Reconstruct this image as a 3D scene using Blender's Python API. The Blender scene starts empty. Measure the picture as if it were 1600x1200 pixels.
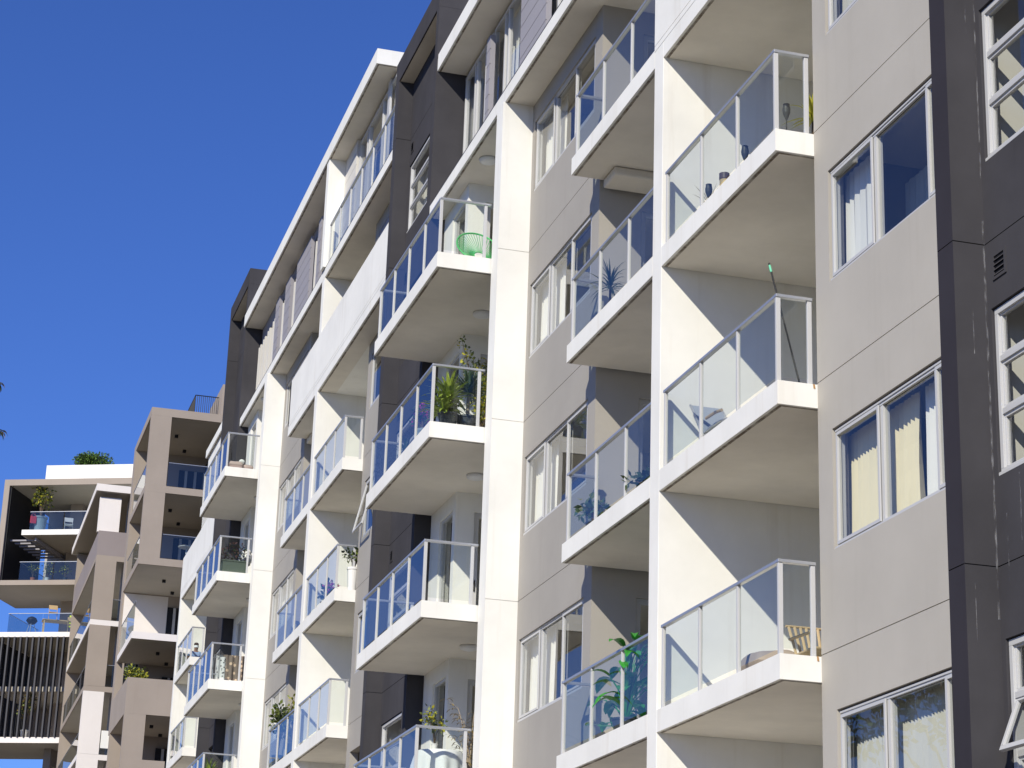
import bpy, bmesh, math, random
from mathutils import Vector, Matrix
random.seed(7)
sc = bpy.context.scene
COL = sc.collection
# ------------------------------------------------------------------ camera
YAW, PIT, ROL, FPX = 0.270623675, 0.324441650, 0.0338754063, 3306.447
F = Vector((math.sin(YAW)*math.cos(PIT), math.cos(YAW)*math.cos(PIT), math.sin(PIT)))
r0 = Vector((math.cos(YAW), -math.sin(YAW), 0)); u0 = r0.cross(F)
R_ = r0*math.cos(ROL)+u0*math.sin(ROL); U_ = u0*math.cos(ROL)-r0*math.sin(ROL)
cam = bpy.data.cameras.new('camera'); co = bpy.data.objects.new('camera', cam); COL.objects.link(co)
mw = Matrix.Identity(4)
for i in range(3):
    mw[i][0] = R_[i]; mw[i][1] = U_[i]; mw[i][2] = -F[i]
mw[0][3], mw[1][3], mw[2][3] = 0, 0, 1.6
co.matrix_world = mw
cam.sensor_width = 36; cam.lens = FPX/1600*36; cam.clip_end = 3000; cam.clip_start = .1
sc.camera = co
# ------------------------------------------------------------------ light
SUN_D = Vector((1, 1.11, -1)).normalized()           # direction the light travels
w = bpy.data.worlds.new('World'); sc.world = w; w.use_nodes = True
nt = w.node_tree; bg = nt.nodes['Background']
sky = nt.nodes.new('ShaderNodeTexSky'); sky.sky_type = 'NISHITA'; sky.sun_disc = False
sky.sun_elevation = math.asin(-SUN_D.z)
sky.sun_rotation = math.atan2(-SUN_D.x, -SUN_D.y)
sky.altitude = 60; sky.air_density = 1.0; sky.dust_density = 0.25; sky.ozone_density = 3.0
tint = nt.nodes.new('ShaderNodeMix'); tint.data_type = 'RGBA'; tint.blend_type = 'MULTIPLY'; tint.inputs[0].default_value = 1
tint.inputs[7].default_value = (.46, .70, 1.36, 1)
nt.links.new(sky.outputs[0], tint.inputs[6]); nt.links.new(tint.outputs[2], bg.inputs[0]); bg.inputs[1].default_value = 0.10
sl = bpy.data.lights.new('sun', 'SUN'); sl.energy = 5.1; sl.angle = math.radians(.5); sl.color = (1, .935, .79)
so = bpy.data.objects.new('sun', sl); COL.objects.link(so)
so.rotation_euler = SUN_D.to_track_quat('-Z', 'Y').to_euler(); so.location = (-30, -30, 60)
sc.view_settings.view_transform = 'Standard'; sc.view_settings.look = 'None'; sc.view_settings.exposure = 0.0; sc.view_settings.gamma = 1
sc.render.engine = 'CYCLES'
sc.cycles.transparent_max_bounces = 24; sc.cycles.max_bounces = 10; sc.cycles.diffuse_bounces = 4; sc.cycles.glossy_bounces = 5

# ------------------------------------------------------------------ materials
MATS = {}
def node(nt, t, **k):
    n = nt.nodes.new(t)
    for a, b in k.items(): setattr(n, a, b)
    return n
def base(name, col, rough=.6, metal=0, spec=.3):
    m = bpy.data.materials.new(name); m.use_nodes = True
    b = m.node_tree.nodes['Principled BSDF']
    b.inputs['Base Color'].default_value = (*col, 1); b.inputs['Roughness'].default_value = rough
    b.inputs['Metallic'].default_value = metal; b.inputs['Specular IOR Level'].default_value = spec
    MATS[name] = m; return m, m.node_tree, b
def varied(name, col, rough=.75, amt=.10, scale=(1, 1, 1), streak=.10, dirt=(.55, .5, .42), bump=.12, bscale=140, spec=.25, metal=0):
    """painted render: blotches, rain streaks and a fine grain bump, all in object space"""
    m, nt, b = base(name, col, rough, metal, spec)
    g = node(nt, 'ShaderNodeNewGeometry')
    def noise(sx, sy, sz, s, det=5, ro=.6):
        mp = node(nt, 'ShaderNodeMapping'); mp.inputs['Scale'].default_value = (sx, sy, sz)
        nt.links.new(g.outputs['Position'], mp.inputs[0])
        n = node(nt, 'ShaderNodeTexNoise'); n.inputs['Scale'].default_value = s; n.inputs['Detail'].default_value = det; n.inputs['Roughness'].default_value = ro
        nt.links.new(mp.outputs[0], n.inputs[0]); return n
    n1 = noise(*scale, .7, 6, .62)
    r1 = node(nt, 'ShaderNodeMapRange'); r1.inputs[1].default_value = .3; r1.inputs[2].default_value = .7; r1.inputs[3].default_value = 1-amt; r1.inputs[4].default_value = 1+amt*.5
    nt.links.new(n1.outputs[0], r1.inputs[0])
    hs = node(nt, 'ShaderNodeVectorMath', operation='SCALE'); hs.inputs[0].default_value = col
    nt.links.new(r1.outputs[0], hs.inputs[3])
    n2 = noise(1, 1, .06, 4.5, 4, .6)
    r2 = node(nt, 'ShaderNodeMapRange'); r2.inputs[1].default_value = .56; r2.inputs[2].default_value = .78; r2.inputs[3].default_value = 0; r2.inputs[4].default_value = streak
    nt.links.new(n2.outputs[0], r2.inputs[0])
    mx = node(nt, 'ShaderNodeMix', data_type='RGBA', blend_type='MULTIPLY')
    nt.links.new(r2.outputs[0], mx.inputs[0]); nt.links.new(hs.outputs[0], mx.inputs[6]); mx.inputs[7].default_value = (*dirt, 1)
    nt.links.new(mx.outputs[2], b.inputs['Base Color'])
    n3 = noise(1, 1, 1, bscale, 3, .7); n4 = noise(1, 1, 1, 2.2, 4, .5)
    ad = node(nt, 'ShaderNodeMath', operation='MULTIPLY_ADD'); ad.inputs[1].default_value = 6.0
    nt.links.new(n4.outputs[0], ad.inputs[0]); nt.links.new(n3.outputs[0], ad.inputs[2])
    bp = node(nt, 'ShaderNodeBump'); bp.inputs['Strength'].default_value = bump; bp.inputs['Distance'].default_value = .004
    nt.links.new(ad.outputs[0], bp.inputs['Height']); nt.links.new(bp.outputs[0], b.inputs['Normal'])
    return m
def glass(name, tint, ior=1.5, boost=0., wave=.0):
    m = bpy.data.materials.new(name); m.use_nodes = True; nt = m.node_tree; nt.nodes.clear()
    o = node(nt, 'ShaderNodeOutputMaterial'); mix = node(nt, 'ShaderNodeMixShader')
    t = node(nt, 'ShaderNodeBsdfTransparent'); t.inputs[0].default_value = (*tint, 1)
    gl = node(nt, 'ShaderNodeBsdfGlossy'); gl.inputs['Roughness'].default_value = 0.0
    fr = node(nt, 'ShaderNodeLayerWeight'); fr.inputs[0].default_value = .5      # facing term, same from both sides
    pw = node(nt, 'ShaderNodeMath', operation='POWER'); pw.inputs[1].default_value = 4.5
    f0 = ((ior-1)/(ior+1))**2*1.9+boost
    ma = node(nt, 'ShaderNodeMath', operation='MULTIPLY_ADD', use_clamp=True); ma.inputs[1].default_value = 1-f0; ma.inputs[2].default_value = f0
    nt.links.new(fr.outputs['Facing'], pw.inputs[0]); nt.links.new(pw.outputs[0], ma.inputs[0]); nt.links.new(ma.outputs[0], mix.inputs[0])
    if wave:
        g = node(nt, 'ShaderNodeNewGeometry'); n = node(nt, 'ShaderNodeTexNoise'); n.inputs['Scale'].default_value = 1.3
        nt.links.new(g.outputs['Position'], n.inputs[0])
        bp = node(nt, 'ShaderNodeBump'); bp.inputs['Strength'].default_value = wave; bp.inputs['Distance'].default_value = .02
        nt.links.new(n.outputs[0], bp.inputs['Height']); nt.links.new(bp.outputs[0], gl.inputs['Normal'])
    nt.links.new(t.outputs[0], mix.inputs[1]); nt.links.new(gl.outputs[0], mix.inputs[2]); nt.links.new(mix.outputs[0], o.inputs[0])
    MATS[name] = m; return m
white = varied('white_render', (.795, .785, .74), amt=.09, streak=.32, dirt=(.72, .66, .58))
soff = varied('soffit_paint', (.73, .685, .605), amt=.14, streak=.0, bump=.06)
grey = varied('mid_grey_render', (.355, .334, .302), amt=.07, streak=.10)
lgrey = varied('light_grey_render', (.43, .405, .36), amt=.07, streak=.12)
dark = varied('charcoal_render', (.062, .060, .066), amt=.2, streak=.25, dirt=(.55, .55, .6), spec=.02)
navy = varied('dark_slate_render', (.037, .034, .041), amt=.16, streak=.2, spec=.1)
brown = varied('taupe_render', (.345, .292, .245), amt=.07, streak=.1)
purp = varied('mauve_taupe_render', (.28, .24, .23), amt=.07, streak=.1)
cream = varied('cream_render', (.78, .73, .69), amt=.04, streak=.06)
blackw = base('black_cladding', (.012, .012, .014), .5)[0]
alu = base('pale_aluminium', (.50, .50, .50), .38, .0, .5)[0]
alu2 = base('anodised_aluminium', (.48, .49, .51), .33, .6, .5)[0]
gasket = base('black_gasket', (.012, .012, .013), .5)[0]
railg = glass('railing_glass', (.86, .905, .885), 1.52, .012, .02)
wing = glass('window_glass', (.90, .92, .91), 1.60, .02, .05)
intw = base('interior_paint', (.70, .68, .64), .9)[0]
sidg = varied('grey_siding', (.30, .29, .32), amt=.05, streak=.1)
sidc = varied('cream_shutter', (.62, .60, .56), amt=.05, streak=.1)
sheer = base('sheer_curtain', (.75, .75, .73), .9)[0]
creamc = base('cream_curtain', (.78, .71, .50), .9)[0]
stain = None
def mk_stain():
    m = bpy.data.materials.new('drip_stain'); m.use_nodes = True; nt = m.node_tree; b = nt.nodes['Principled BSDF']
    b.inputs['Base Color'].default_value = (.16, .12, .085, 1); b.inputs['Roughness'].default_value = .9
    g = node(nt, 'ShaderNodeNewGeometry'); n = node(nt, 'ShaderNodeTexNoise'); n.inputs['Scale'].default_value = 3.5; n.inputs['Detail'].default_value = 8; n.inputs['Roughness'].default_value = .7
    nt.links.new(g.outputs['Position'], n.inputs[0])
    r = node(nt, 'ShaderNodeMapRange'); r.inputs[1].default_value = .35; r.inputs[2].default_value = .65; r.inputs[3].default_value = .25; r.inputs[4].default_value = .9
    nt.links.new(n.outputs[0], r.inputs[0]); nt.links.new(r.outputs[0], b.inputs['Alpha'])
    return m
stain = mk_stain()

# ------------------------------------------------------------------ mesh helpers
class MB:
    def __init__(s): s.v = []; s.f = []; s.m = []
    def quad(s, a, b, c, d, mat=0):
        n = len(s.v); s.v += [tuple(a), tuple(b), tuple(c), tuple(d)]; s.f.append((n, n+1, n+2, n+3)); s.m.append(mat); return s
    def tri(s, a, b, c, mat=0):
        n = len(s.v); s.v += [tuple(a), tuple(b), tuple(c)]; s.f.append((n, n+1, n+2)); s.m.append(mat); return s
    def box(s, x0, x1, y0, y1, z0, z1, mat=0):
        n = len(s.v)
        s.v += [(x, y, z) for x in (x0, x1) for y in (y0, y1) for z in (z0, z1)]
        for f in ((0, 1, 3, 2), (4, 6, 7, 5), (0, 4, 5, 1), (2, 3, 7, 6), (0, 2, 6, 4), (1, 5, 7, 3)):
            s.f.append(tuple(n+i for i in f)); s.m.append(mat)
        return s
    def tube(s, pts, r, seg=8, mat=0, cap=True):
        pts = [Vector(p) for p in pts]; rr = r if isinstance(r, (list, tuple)) else [r]*len(pts)
        n0 = len(s.v); prev = None
        for i, p in enumerate(pts):
            t = (pts[min(i+1, len(pts)-1)]-pts[max(i-1, 0)])
            if t.length < 1e-9: t = Vector((0, 0, 1))
            t.normalize()
            a = prev if prev else (Vector((0, 0, 1)) if abs(t.z) < .9 else Vector((1, 0, 0)))
            a = (a-t*a.dot(t)).normalized(); prev = a; b = t.cross(a)
            for k in range(seg):
                an = 2*math.pi*k/seg; s.v.append(tuple(p+(a*math.cos(an)+b*math.sin(an))*rr[i]))
        for i in range(len(pts)-1):
            for k in range(seg):
                k2 = (k+1) % seg; s.f.append((n0+i*seg+k, n0+i*seg+k2, n0+(i+1)*seg+k2, n0+(i+1)*seg+k)); s.m.append(mat)
        if cap:
            s.f.append(tuple(n0+k for k in reversed(range(seg)))); s.m.append(mat)
            e = n0+(len(pts)-1)*seg; s.f.append(tuple(e+k for k in range(seg))); s.m.append(mat)
        return s
    def lathe(s, c, prof, seg=20, mat=0):
        n0 = len(s.v)
        for (r, z) in prof:
            for k in range(seg):
                an = 2*math.pi*k/seg; s.v.append((c[0]+r*math.cos(an), c[1]+r*math.sin(an), c[2]+z))
        for i in range(len(prof)-1):
            for k in range(seg):
                k2 = (k+1) % seg; s.f.append((n0+i*seg+k, n0+i*seg+k2, n0+(i+1)*seg+k2, n0+(i+1)*seg+k)); s.m.append(mat)
        return s
    def blade(s, p0, d, L, w, droop, n=5, mat=0, fold=.25, up=Vector((0, 0, 1))):
        """a tapering leaf blade from p0 along d, bending down"""
        p0 = Vector(p0); d = Vector(d).normalized(); side = d.cross(up)
        if side.length < 1e-3: side = Vector((1, 0, 0))
        side.normalize(); pr = None; p = p0.copy(); dd = d.copy()
        for i in range(n+1):
            t = i/n; ww = w*(math.sin(math.pi*min(1, t*.85+.15))**.8)*(1 if t < 1 else 0)*.5
            nn = side.cross(dd).normalized()
            row = (p-side*ww+nn*ww*fold, p-nn*0, p+side*ww+nn*ww*fold)
            if pr:
                s.quad(pr[0], pr[1], row[1], row[0], mat); s.quad(pr[1], pr[2], row[2], row[1], mat)
            pr = row
            p = p+dd*(L/n); dd = (dd+Vector((0, 0, -droop/n))).normalized()
        return s
    def build(s, name, mats, parent=None, bevel=0, smooth=False, loc=None):
        me = bpy.data.meshes.new(name)
        vs = s.v
        if loc: vs = [(a-loc[0], b-loc[1], c-loc[2]) for a, b, c in vs]
        me.from_pydata(vs, [], s.f)
        if not isinstance(mats, (list, tuple)): mats = [mats]
        for m in mats: me.materials.append(m)
        if len(mats) > 1: me.polygons.foreach_set('material_index', s.m)
        if smooth: me.polygons.foreach_set('use_smooth', [True]*len(me.polygons))
        me.update()
        o = bpy.data.objects.new(name, me); COL.objects.link(o)
        if parent: o.parent = parent
        if loc: o.location = loc
        if bevel:
            b = o.modifiers.new('bevel', 'BEVEL'); b.width = bevel; b.segments = 2; b.limit_method = 'ANGLE'; b.angle_limit = math.radians(50)
        return o
def relief(mb, axis, P, u0, u1, z0, z1, T, cells, grooves=(), gw=.010, gd=.014, skip='', mat=0):
    """wall sheet facing -X ('x') or -Y ('y') with openings (u0,u1,z0,z1) cut through its thickness T,
    horizontal grooves at given heights and the reveals of both"""
    us = sorted(set([u0, u1]+[c for o in cells for c in o[:2]])); zs = sorted(set([z0, z1]+[c for o in cells for c in o[2:4]]+[g for h in grooves for g in (h-gw/2, h+gw/2)]))
    us = [a for a in us if u0-1e-6 <= a <= u1+1e-6]; zs = [a for a in zs if z0-1e-6 <= a <= z1+1e-6]
    def dep(i, j):
        if i < 0 or j < 0 or i >= len(us)-1 or j >= len(zs)-1: return T
        u = (us[i]+us[i+1])/2; z = (zs[j]+zs[j+1])/2
        for o in cells:
            if o[0] < u < o[1] and o[2] < z < o[3]: return T
        for g in grooves:
            if abs(z-g) < gw/2: return gd
        return 0
    V = (lambda u, z, d: (P+d, u, z)) if axis == 'x' else (lambda u, z, d: (u, P+d, z))
    for i in range(len(us)):
        for j in range(len(zs)):
            d = dep(i, j)
            if i < len(us)-1 and j < len(zs)-1 and d < T:
                mb.quad(V(us[i], zs[j], d), V(us[i], zs[j+1], d), V(us[i+1], zs[j+1], d), V(us[i+1], zs[j], d), mat)
            if j < len(zs)-1:
                e = dep(i-1, j)
                if (i == 0 and 'a' in skip) or (i == len(us)-1 and 'b' in skip): e = d
                if e != d: mb.quad(V(us[i], zs[j], d), V(us[i], zs[j+1], d), V(us[i], zs[j+1], e), V(us[i], zs[j], e), mat)
            if i < len(us)-1:
                e = dep(i, j-1)
                if e != d: mb.quad(V(us[i], zs[j], d), V(us[i+1], zs[j], d), V(us[i+1], zs[j], e), V(us[i], zs[j], e), mat)
    return mb
def empty(name, loc, label=None, cat=None, group=None, rz=0):
    o = bpy.data.objects.new(name, None); COL.objects.link(o); o.location = loc; o.rotation_euler = (0, 0, rz); o.empty_display_size = .2
    if label: tag(o, label, cat, group)
    return o
def tag(o, label=None, cat=None, group=None, kind=None):
    if label: o['label'] = label
    if cat: o['category'] = cat
    if group: o['group'] = group
    if kind: o['kind'] = kind
    return o

# ------------------------------------------------------------------ ground
gr = varied('dry_grass_ground', (.17, .145, .09), amt=.4, streak=0, rough=.95)
g = MB().quad((-900, -600, 0), (900, -600, 0), (900, 1500, 0), (-900, 1500, 0)).build('ground', gr); tag(g, kind='structure')
pav = varied('concrete_paving', (.34, .30, .24), amt=.15, streak=0, rough=.9)
g = MB().box(-1.5, 7.4, -20, 130, .004, .12).build('pavement', pav); tag(g, kind='structure')
asp = varied('asphalt', (.06, .06, .062), amt=.2, streak=0, rough=.9)
g = MB().quad((-12, -60, .004), (-1.6, -60, .004), (-1.6, 200, .004), (-12, 200, .004)).build('road', asp); tag(g, kind='structure')

# ================================================================== the near apartment block
BL = empty('apartment_building', (9, 44, 0), 'long white and grey apartment block with charcoal towers, filling the right of the photo', 'building')
BL_OFF = (9, 44, 0)
def P(mb, name, mats, bevel=0, parent=BL, **k):
    """build a part of the block (mesh coordinates are world coordinates)"""
    o = mb.build(name, mats, None, bevel, **k)
    o.parent = parent
    o.matrix_parent_inverse = Matrix.Translation(-Vector(BL_OFF))
    return o
def sub(mb, name, mats, parent, bevel=0, **k):
    o = mb.build(name, mats, None, bevel, **k); o.parent = parent
    return o
XB = 13.0          # back of the modelled depth
S = lambda k: 2.78+3*k        # underside of slab k
TH = .27
L = 24.75

def slab_box(mb, x0, y0, y1, z, x1=XB, drip=(1, 1, 0)):
    mb.box(x0, x1, y0, y1, z, z+TH, 0)
    # soffit painted a warmer tone: thin skim 2 mm below, inset from the edge, with a drip line
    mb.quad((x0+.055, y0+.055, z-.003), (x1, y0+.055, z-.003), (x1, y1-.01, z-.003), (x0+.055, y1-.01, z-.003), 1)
    mb.quad((x0+.035, y0+.035, z-.005), (x0+.075, y0+.035, z-.005), (x0+.075, y1-.01, z-.005), (x0+.035, y1-.01, z-.005), 2)
    mb.quad((x0+.075, y0+.035, z-.005), (x0+1.3, y0+.035, z-.005), (x0+1.3, y0+.07, z-.005), (x0+.075, y0+.07, z-.005), 2)
def railing(bal, z, segs, top=1.02):
    """segs: list of (p0,p1,[post params 0..1]) in plan; posts+rail one mesh, each pane a mesh"""
    m = MB(); z0 = z; zt = z+top
    for (a, b, ts) in segs:
        a = Vector((*a, 0)); b = Vector((*b, 0)); ax = abs(b.x-a.x) > abs(b.y-a.y)
        lo = Vector((min(a.x, b.x), min(a.y, b.y), 0)); hi = Vector((max(a.x, b.x), max(a.y, b.y), 0))
        w = .032
        if ax: m.box(lo.x-w, hi.x+w, lo.y-w, lo.y+w, zt-.035, zt, 2)
        else: m.box(lo.x-w+.002, lo.x+w-.002, lo.y-w+.04, hi.y+w, zt-.036, zt-.001, 2)
        for t in ts:
            p = a+(b-a)*t
            if ax: m.box(p.x-.026, p.x+.026, p.y-.021, p.y+.021, z0+.001, zt-.036)
            else: m.box(p.x-.021, p.x+.021, p.y-.018, p.y+.018, z0+.001, zt-.037)
            if not ax: m.box(p.x-.016, p.x+.006, p.y+.018, p.y+.028, z0+.03, zt-.04, 1)
        for t0, t1 in zip(ts[:-1], ts[1:]):
            p = a+(b-a)*t0; q = a+(b-a)*t1; d = (q-p).normalized()*.030; p = p+d; q = q-d
            g = MB()
            g.quad((p.x, p.y, z0+.07), (q.x, q.y, z0+.07), (q.x, q.y, zt-.05), (p.x, p.y, zt-.05))
            sub(g, 'glass_panel', railg, bal)
    sub(m, 'railing', [alu, gasket, alu2], bal, bevel=.003)
def frame_x(mb, X, y0, y1, z0, z1, bars_y=(), bars_z=(), w=.055, d=.07, mat=0):
    mb.box(X, X+d, y0, y1, z1-w, z1, mat); mb.box(X, X+d, y0, y1, z0, z0+w, mat)
    mb.box(X, X+d, y0, y0+w, z0+w, z1-w, mat); mb.box(X, X+d, y1-w, y1, z0+w, z1-w, mat)
    for b in bars_y: mb.box(X+.004, X+d, b-w/2, b+w/2, z0+w, z1-w, mat)
    for b in bars_z: mb.box(X+.006, X+d-.003, y0+w, y1-w, b-w/2, b+w/2, mat)
def frame_y(mb, Y, x0, x1, z0, z1, bars_x=(), w=.055, d=.07, mat=0):
    mb.box(x0, x1, Y, Y+d, z1-w, z1, mat); mb.box(x0, x1, Y, Y+d, z0, z0+w, mat)
    mb.box(x0, x0+w, Y, Y+d, z0+w, z1-w, mat); mb.box(x1-w, x1, Y, Y+d, z0+w, z1-w, mat)
    for b in bars_x: mb.box(b-w/2, b+w/2, Y+.004, Y+d, z0+w, z1-w, mat)
def pane_x(X, y0, y1, z0, z1): return MB().quad((X, y0, z0), (X, y0, z1), (X, y1, z1), (X, y1, z0))
def curtain(X, y0, y1, z0, z1, mat, label, amp=.045, step=.11, gather=0, group='curtains behind the grey wall windows'):
    """a pleated sheet hanging parallel to the facade, pleats uneven"""
    rnd = random.Random(int(y0*100+z0*10)); ys = [y0]
    while ys[-1] < y1: ys.append(ys[-1]+step*rnd.uniform(.28, .62))
    n = len(ys); rows = 5; mb = MB(); off = [amp*(1 if i % 2 else -1)*rnd.uniform(.45, 1.1) for i in range(n)]
    for j in range(rows+1):
        t = j/rows; z = z1+(z0-z1)*t
        for i, y in enumerate(ys):
            yy = y+gather*(y1-y)*(.5-abs(t-.5))+rnd.uniform(-.006, .006)*t
            mb.v.append((X+off[i]*(.45+.6*t), yy, z+rnd.uniform(-.004, .004)))
    for j in range(rows):
        for i in range(n-1):
            mb.f.append((j*n+i, j*n+i+1, (j+1)*n+i+1, (j+1)*n+i)); mb.m.append(0)
    o = mb.build('curtain', mat, loc=(X, (y0+y1)/2, z1)); tag(o, label, 'curtain', group); return o
def window3(X, y0, y1, z0, z1, ms, open_=None):
    """three-light window: side casements with a sash of their own, fixed middle"""
    m = MB(); frame_x(m, X, y0, y1, z0, z1, ms, w=.05, d=.08)
    m.box(X-.03, X, y0+.0, y1, z0-.012, z0+.022)        # sill nosing
    m.box(X-.012, X+.0, y0, y1, z1-.022, z1)             # head flashing
    e = [y0]+list(ms)+[y1]
    for i in (0, 2):
        a, b = e[i]+.035, e[i+1]-.035
        frame_x(m, X-.022, a, b, z0+.04, z1-.04, w=.034, d=.05)
        for (p, q) in ((a-.006, a-.001), (b+.001, b+.006)): m.box(X-.004, X-.002, p, q, z0+.04, z1-.04, 1)
        m.box(X-.004, X-.002, a, b, z0+.030, z0+.038, 1)
    for i in range(3):
        a, b = e[i]+.03, e[i+1]-.03
        m.box(X+.028, X+.034, a, b, z0+.035, z0+.052, 1); m.box(X+.028, X+.034, a, b, z1-.055, z1-.04, 1)
    o = P(m, 'window', [alu, gasket], bevel=.003)
    g = MB()
    for i in range(3):
        xx = X+.03 if i == 1 else X+.004
        a, b = e[i]+.02, e[i+1]-.02
        if i == 0: a, b = e[0]+.07, e[1]-.07
        if i == 2: a, b = e[2]+.07, e[3]-.07
        tl = random.uniform(-.004, .004)
        g.quad((xx, a, z0+.04), (xx+tl, a, z1-.04), (xx+tl, b, z1-.04), (xx, b, z0+.04))
    sub(g, 'pane', wing, o); return o

def build_module(i):
    yo = L*i
    up = i if i < 2 else 1           # storeys more than the near module
    top = 5+up                        # index of white band
    Zb = S(top)                       # 17.78 / 20.78
    ks = range(0, top)
    # ---------------- light grey wall between tower and recess
    zt = Zb if i < 2 else S(5)
    m = MB(); y0, y1 = 16.3+yo, 20.14+yo
    op = [(16.42+yo, 19.78+yo, 7.12+3*(k-2)+1e-4, 8.44+3*(k-2), 0) for k in range(1, top+1)]
    relief(m, 'x', 9.04, y0, y1, 0, zt, .18, op, [S(k)+.285 for k in ks])
    m.box(9.222, XB, y1-.08, y1, 0, zt)
    P(m, 'wall', lgrey if i == 0 else grey)
    vis = [1, 2, 3, 4] if i == 0 else ([3, 4, 5] if i == 1 else [])
    for k in vis:
        zz = 3*(k-2)
        if k == top: continue
        wo = window3(9.075, 16.46+yo, 19.76+yo, 7.12+zz, 8.42+zz, (17.47+yo, 18.66+yo))
        if i == 1 and k == 4: open_sash(wo, 9.06, 18.72+yo, 19.70+yo, 8.38+zz, 1.2, 13)
    # ---------------- floors behind walls
    f = MB()
    for k in range(0, top+1):
        for (a, b, x) in ((12.82, 15.95, 8.965), (16.31, 20.05, 9.225), (28.32, 31.79, 9.225)):
            if i == 2 and a > 20: continue
            f.box(x, XB, a+yo, b+yo, S(k), S(k)+TH)
    f.box(XB, XB+.2, 12.3+yo, (37.1 if i < 2 else 24.2)+yo, 0, Zb)
    P(f, 'floor_plate', intw)
    # ---------------- white fin wall between the two balcony stacks
    m = MB(); m.box(8.57, XB, 23.9+yo, 24.24+yo, 0, Zb-.003 if i < 2 else S(5)+1.5); P(m, 'fin_wall', white, bevel=.006)
    # ---------------- balcony stack R
    parak = 4+up                       # slab with solid parapet
    lv = {0: [1, 2, 3], 1: [2, 3, 4], 2: [3, 4]}[i]
    for k in range(0, parak+1):
        z = S(k); m = MB()
        if k == parak:
            ya = 20.14+yo; yb = 23.895+yo
            if i == 1: ya = 16.31+yo; yb = 27.95+yo
            if i == 2: ya = 16.31+yo
            slab_box(m, 8.57 if i else 8.57, ya, 23.895+yo, z, x1=(XB if i == 0 else 9.03))
            if i: m.box(9.031, XB, 20.15+yo, 23.895+yo, z-.002, z+TH)
            pt = z+1.52
            b = P(m, 'balcony', [white, soff, stain])
            q = MB(); relief(q, 'x', 8.566, ya-(0 if i == 0 else .0), (24.24 if i == 0 else 28.0 if i == 1 else 24.24)+yo, z+TH*.99-.03, pt, .15, [], [z+TH+.05], skip='ab')
            q.box(8.567, 8.715, ya, ya+.12, z+TH, pt-.003)
            q.box(8.66, 8.70, ya+.1, 24+yo, pt+.002, pt+.05, 1)
            sub(q, 'parapet', [white, alu2], b)
        else:
            slab_box(m, 8.57, 20.14+yo, 23.895+yo, z)
            b = P(m, 'balcony', [white, soff, stain], bevel=0)
            if k in lv:
                railing(b, z+TH, [((8.61, 23.78+yo), (8.61, 20.21+yo), [0.0, .345, .675, 1.0]), ((8.61, 20.21+yo), (8.98, 20.21+yo), [0, 1.0])])
    # back wall with sliding doors
    m = MB(); cells = [(20.6+yo, 22.9+yo, S(k)+TH+.02, S(k)+2.55, 0) for k in ks]
    relief(m, 'x', 11.6, 20.14+yo, 23.9+yo, 0, Zb, .2, cells); P(m, 'wall', grey)
    for k in lv:
        z = S(k)+TH; m = MB(); frame_x(m, 11.63, 20.6+yo, 22.9+yo, z+.02, S(k)+2.55, (21.75+yo,)); o = P(m, 'door', alu2)
        sub(pane_x(11.66, 20.65+yo, 22.85+yo, z+.05, S(k)+2.5), 'pane', wing, o)
    if i == 2: return
    # ---------------- balcony stack beyond the fin
    for k in range(0, (parak if i == 1 else parak)+1):
        z = S(k); m = MB(); slab_box(m, 8.57, 24.245+yo, 27.95+yo, z, x1=XB)
        b = P(m, 'balcony', [white, soff, stain])
        if i == 1 and k == parak:
            q = MB(); q.box(8.566, 8.716, 27.85+yo, 28.0+yo, z+TH, z+1.52); sub(q, 'parapet', white, b); continue
        if k >= (1 if i == 0 else 2):
            railing(b, z+TH, [((8.62, 27.82+yo), (8.62, 24.27+yo), [0, .35, .70, 1.0]), ((8.62, 27.82+yo), (9.02, 27.82+yo), [0, 1.0])])
    # bulkhead under slab (boxed services)
    m = MB(); m.box(9.07, 10.6, 27.38+yo, 27.93+yo, S(4+up)-.15, S(4+up)-.006); P(m, 'bulkhead', soff, bevel=.03)
    # return wall facing the camera with glazed door
    m = MB(); cells = [(9.72, 10.62, S(k)+TH+.02, S(k)+2.62, 0) for k in ks]
    relief(m, 'y', 28.0+yo, 9.04, XB, 0, Zb, .3, cells, skip='ab'); P(m, 'wall', grey)
    for k in range(1, top):
        z = S(k)+TH; m = MB(); frame_y(m, 28.05+yo, 9.72, 10.62, z+.02, S(k)+2.62, (), w=.08); o = P(m, 'door', alu2, bevel=.003)
        sub(MB().quad((9.8, 28.09+yo, z+.1), (10.54, 28.09+yo, z+.1), (10.54, 28.09+yo, S(k)+2.54), (9.8, 28.09+yo, S(k)+2.54)), 'pane', wing, o)
    m = MB(); relief(m, 'x', 10.9, 24.25+yo, 27.99+yo, 0, Zb, .1, []); P(m, 'wall', intw)
    # ---------------- mid grey wall with windows
    m = MB(); y0, y1 = 28.302+yo, 31.8+yo
    op = [(28.36+yo, 31.66+yo, 7.10+3*(k-2), 8.42+3*(k-2), 0) for k in range(1, top+1)]
    relief(m, 'x', 9.04, 28.0+yo, y1, 0, Zb, .18, op, [S(k)+.285 for k in ks], skip='ab'); P(m, 'wall', grey)
    for k in ([2, 3, 4, 5] if i == 0 else [3, 4, 5, 6]):
        zz = 3*(k-2)
        o = window3(9.08, 28.38+yo, 31.64+yo, 7.12+zz, 8.42+zz, (29.46+yo, 30.56+yo))
    # ---------------- white column
    m = MB(); relief(m, 'y', 31.8+yo, 8.5, 9.06, 0, Zb-.002, .4, [], [S(k)+.285 for k in ks], skip='ab')
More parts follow.
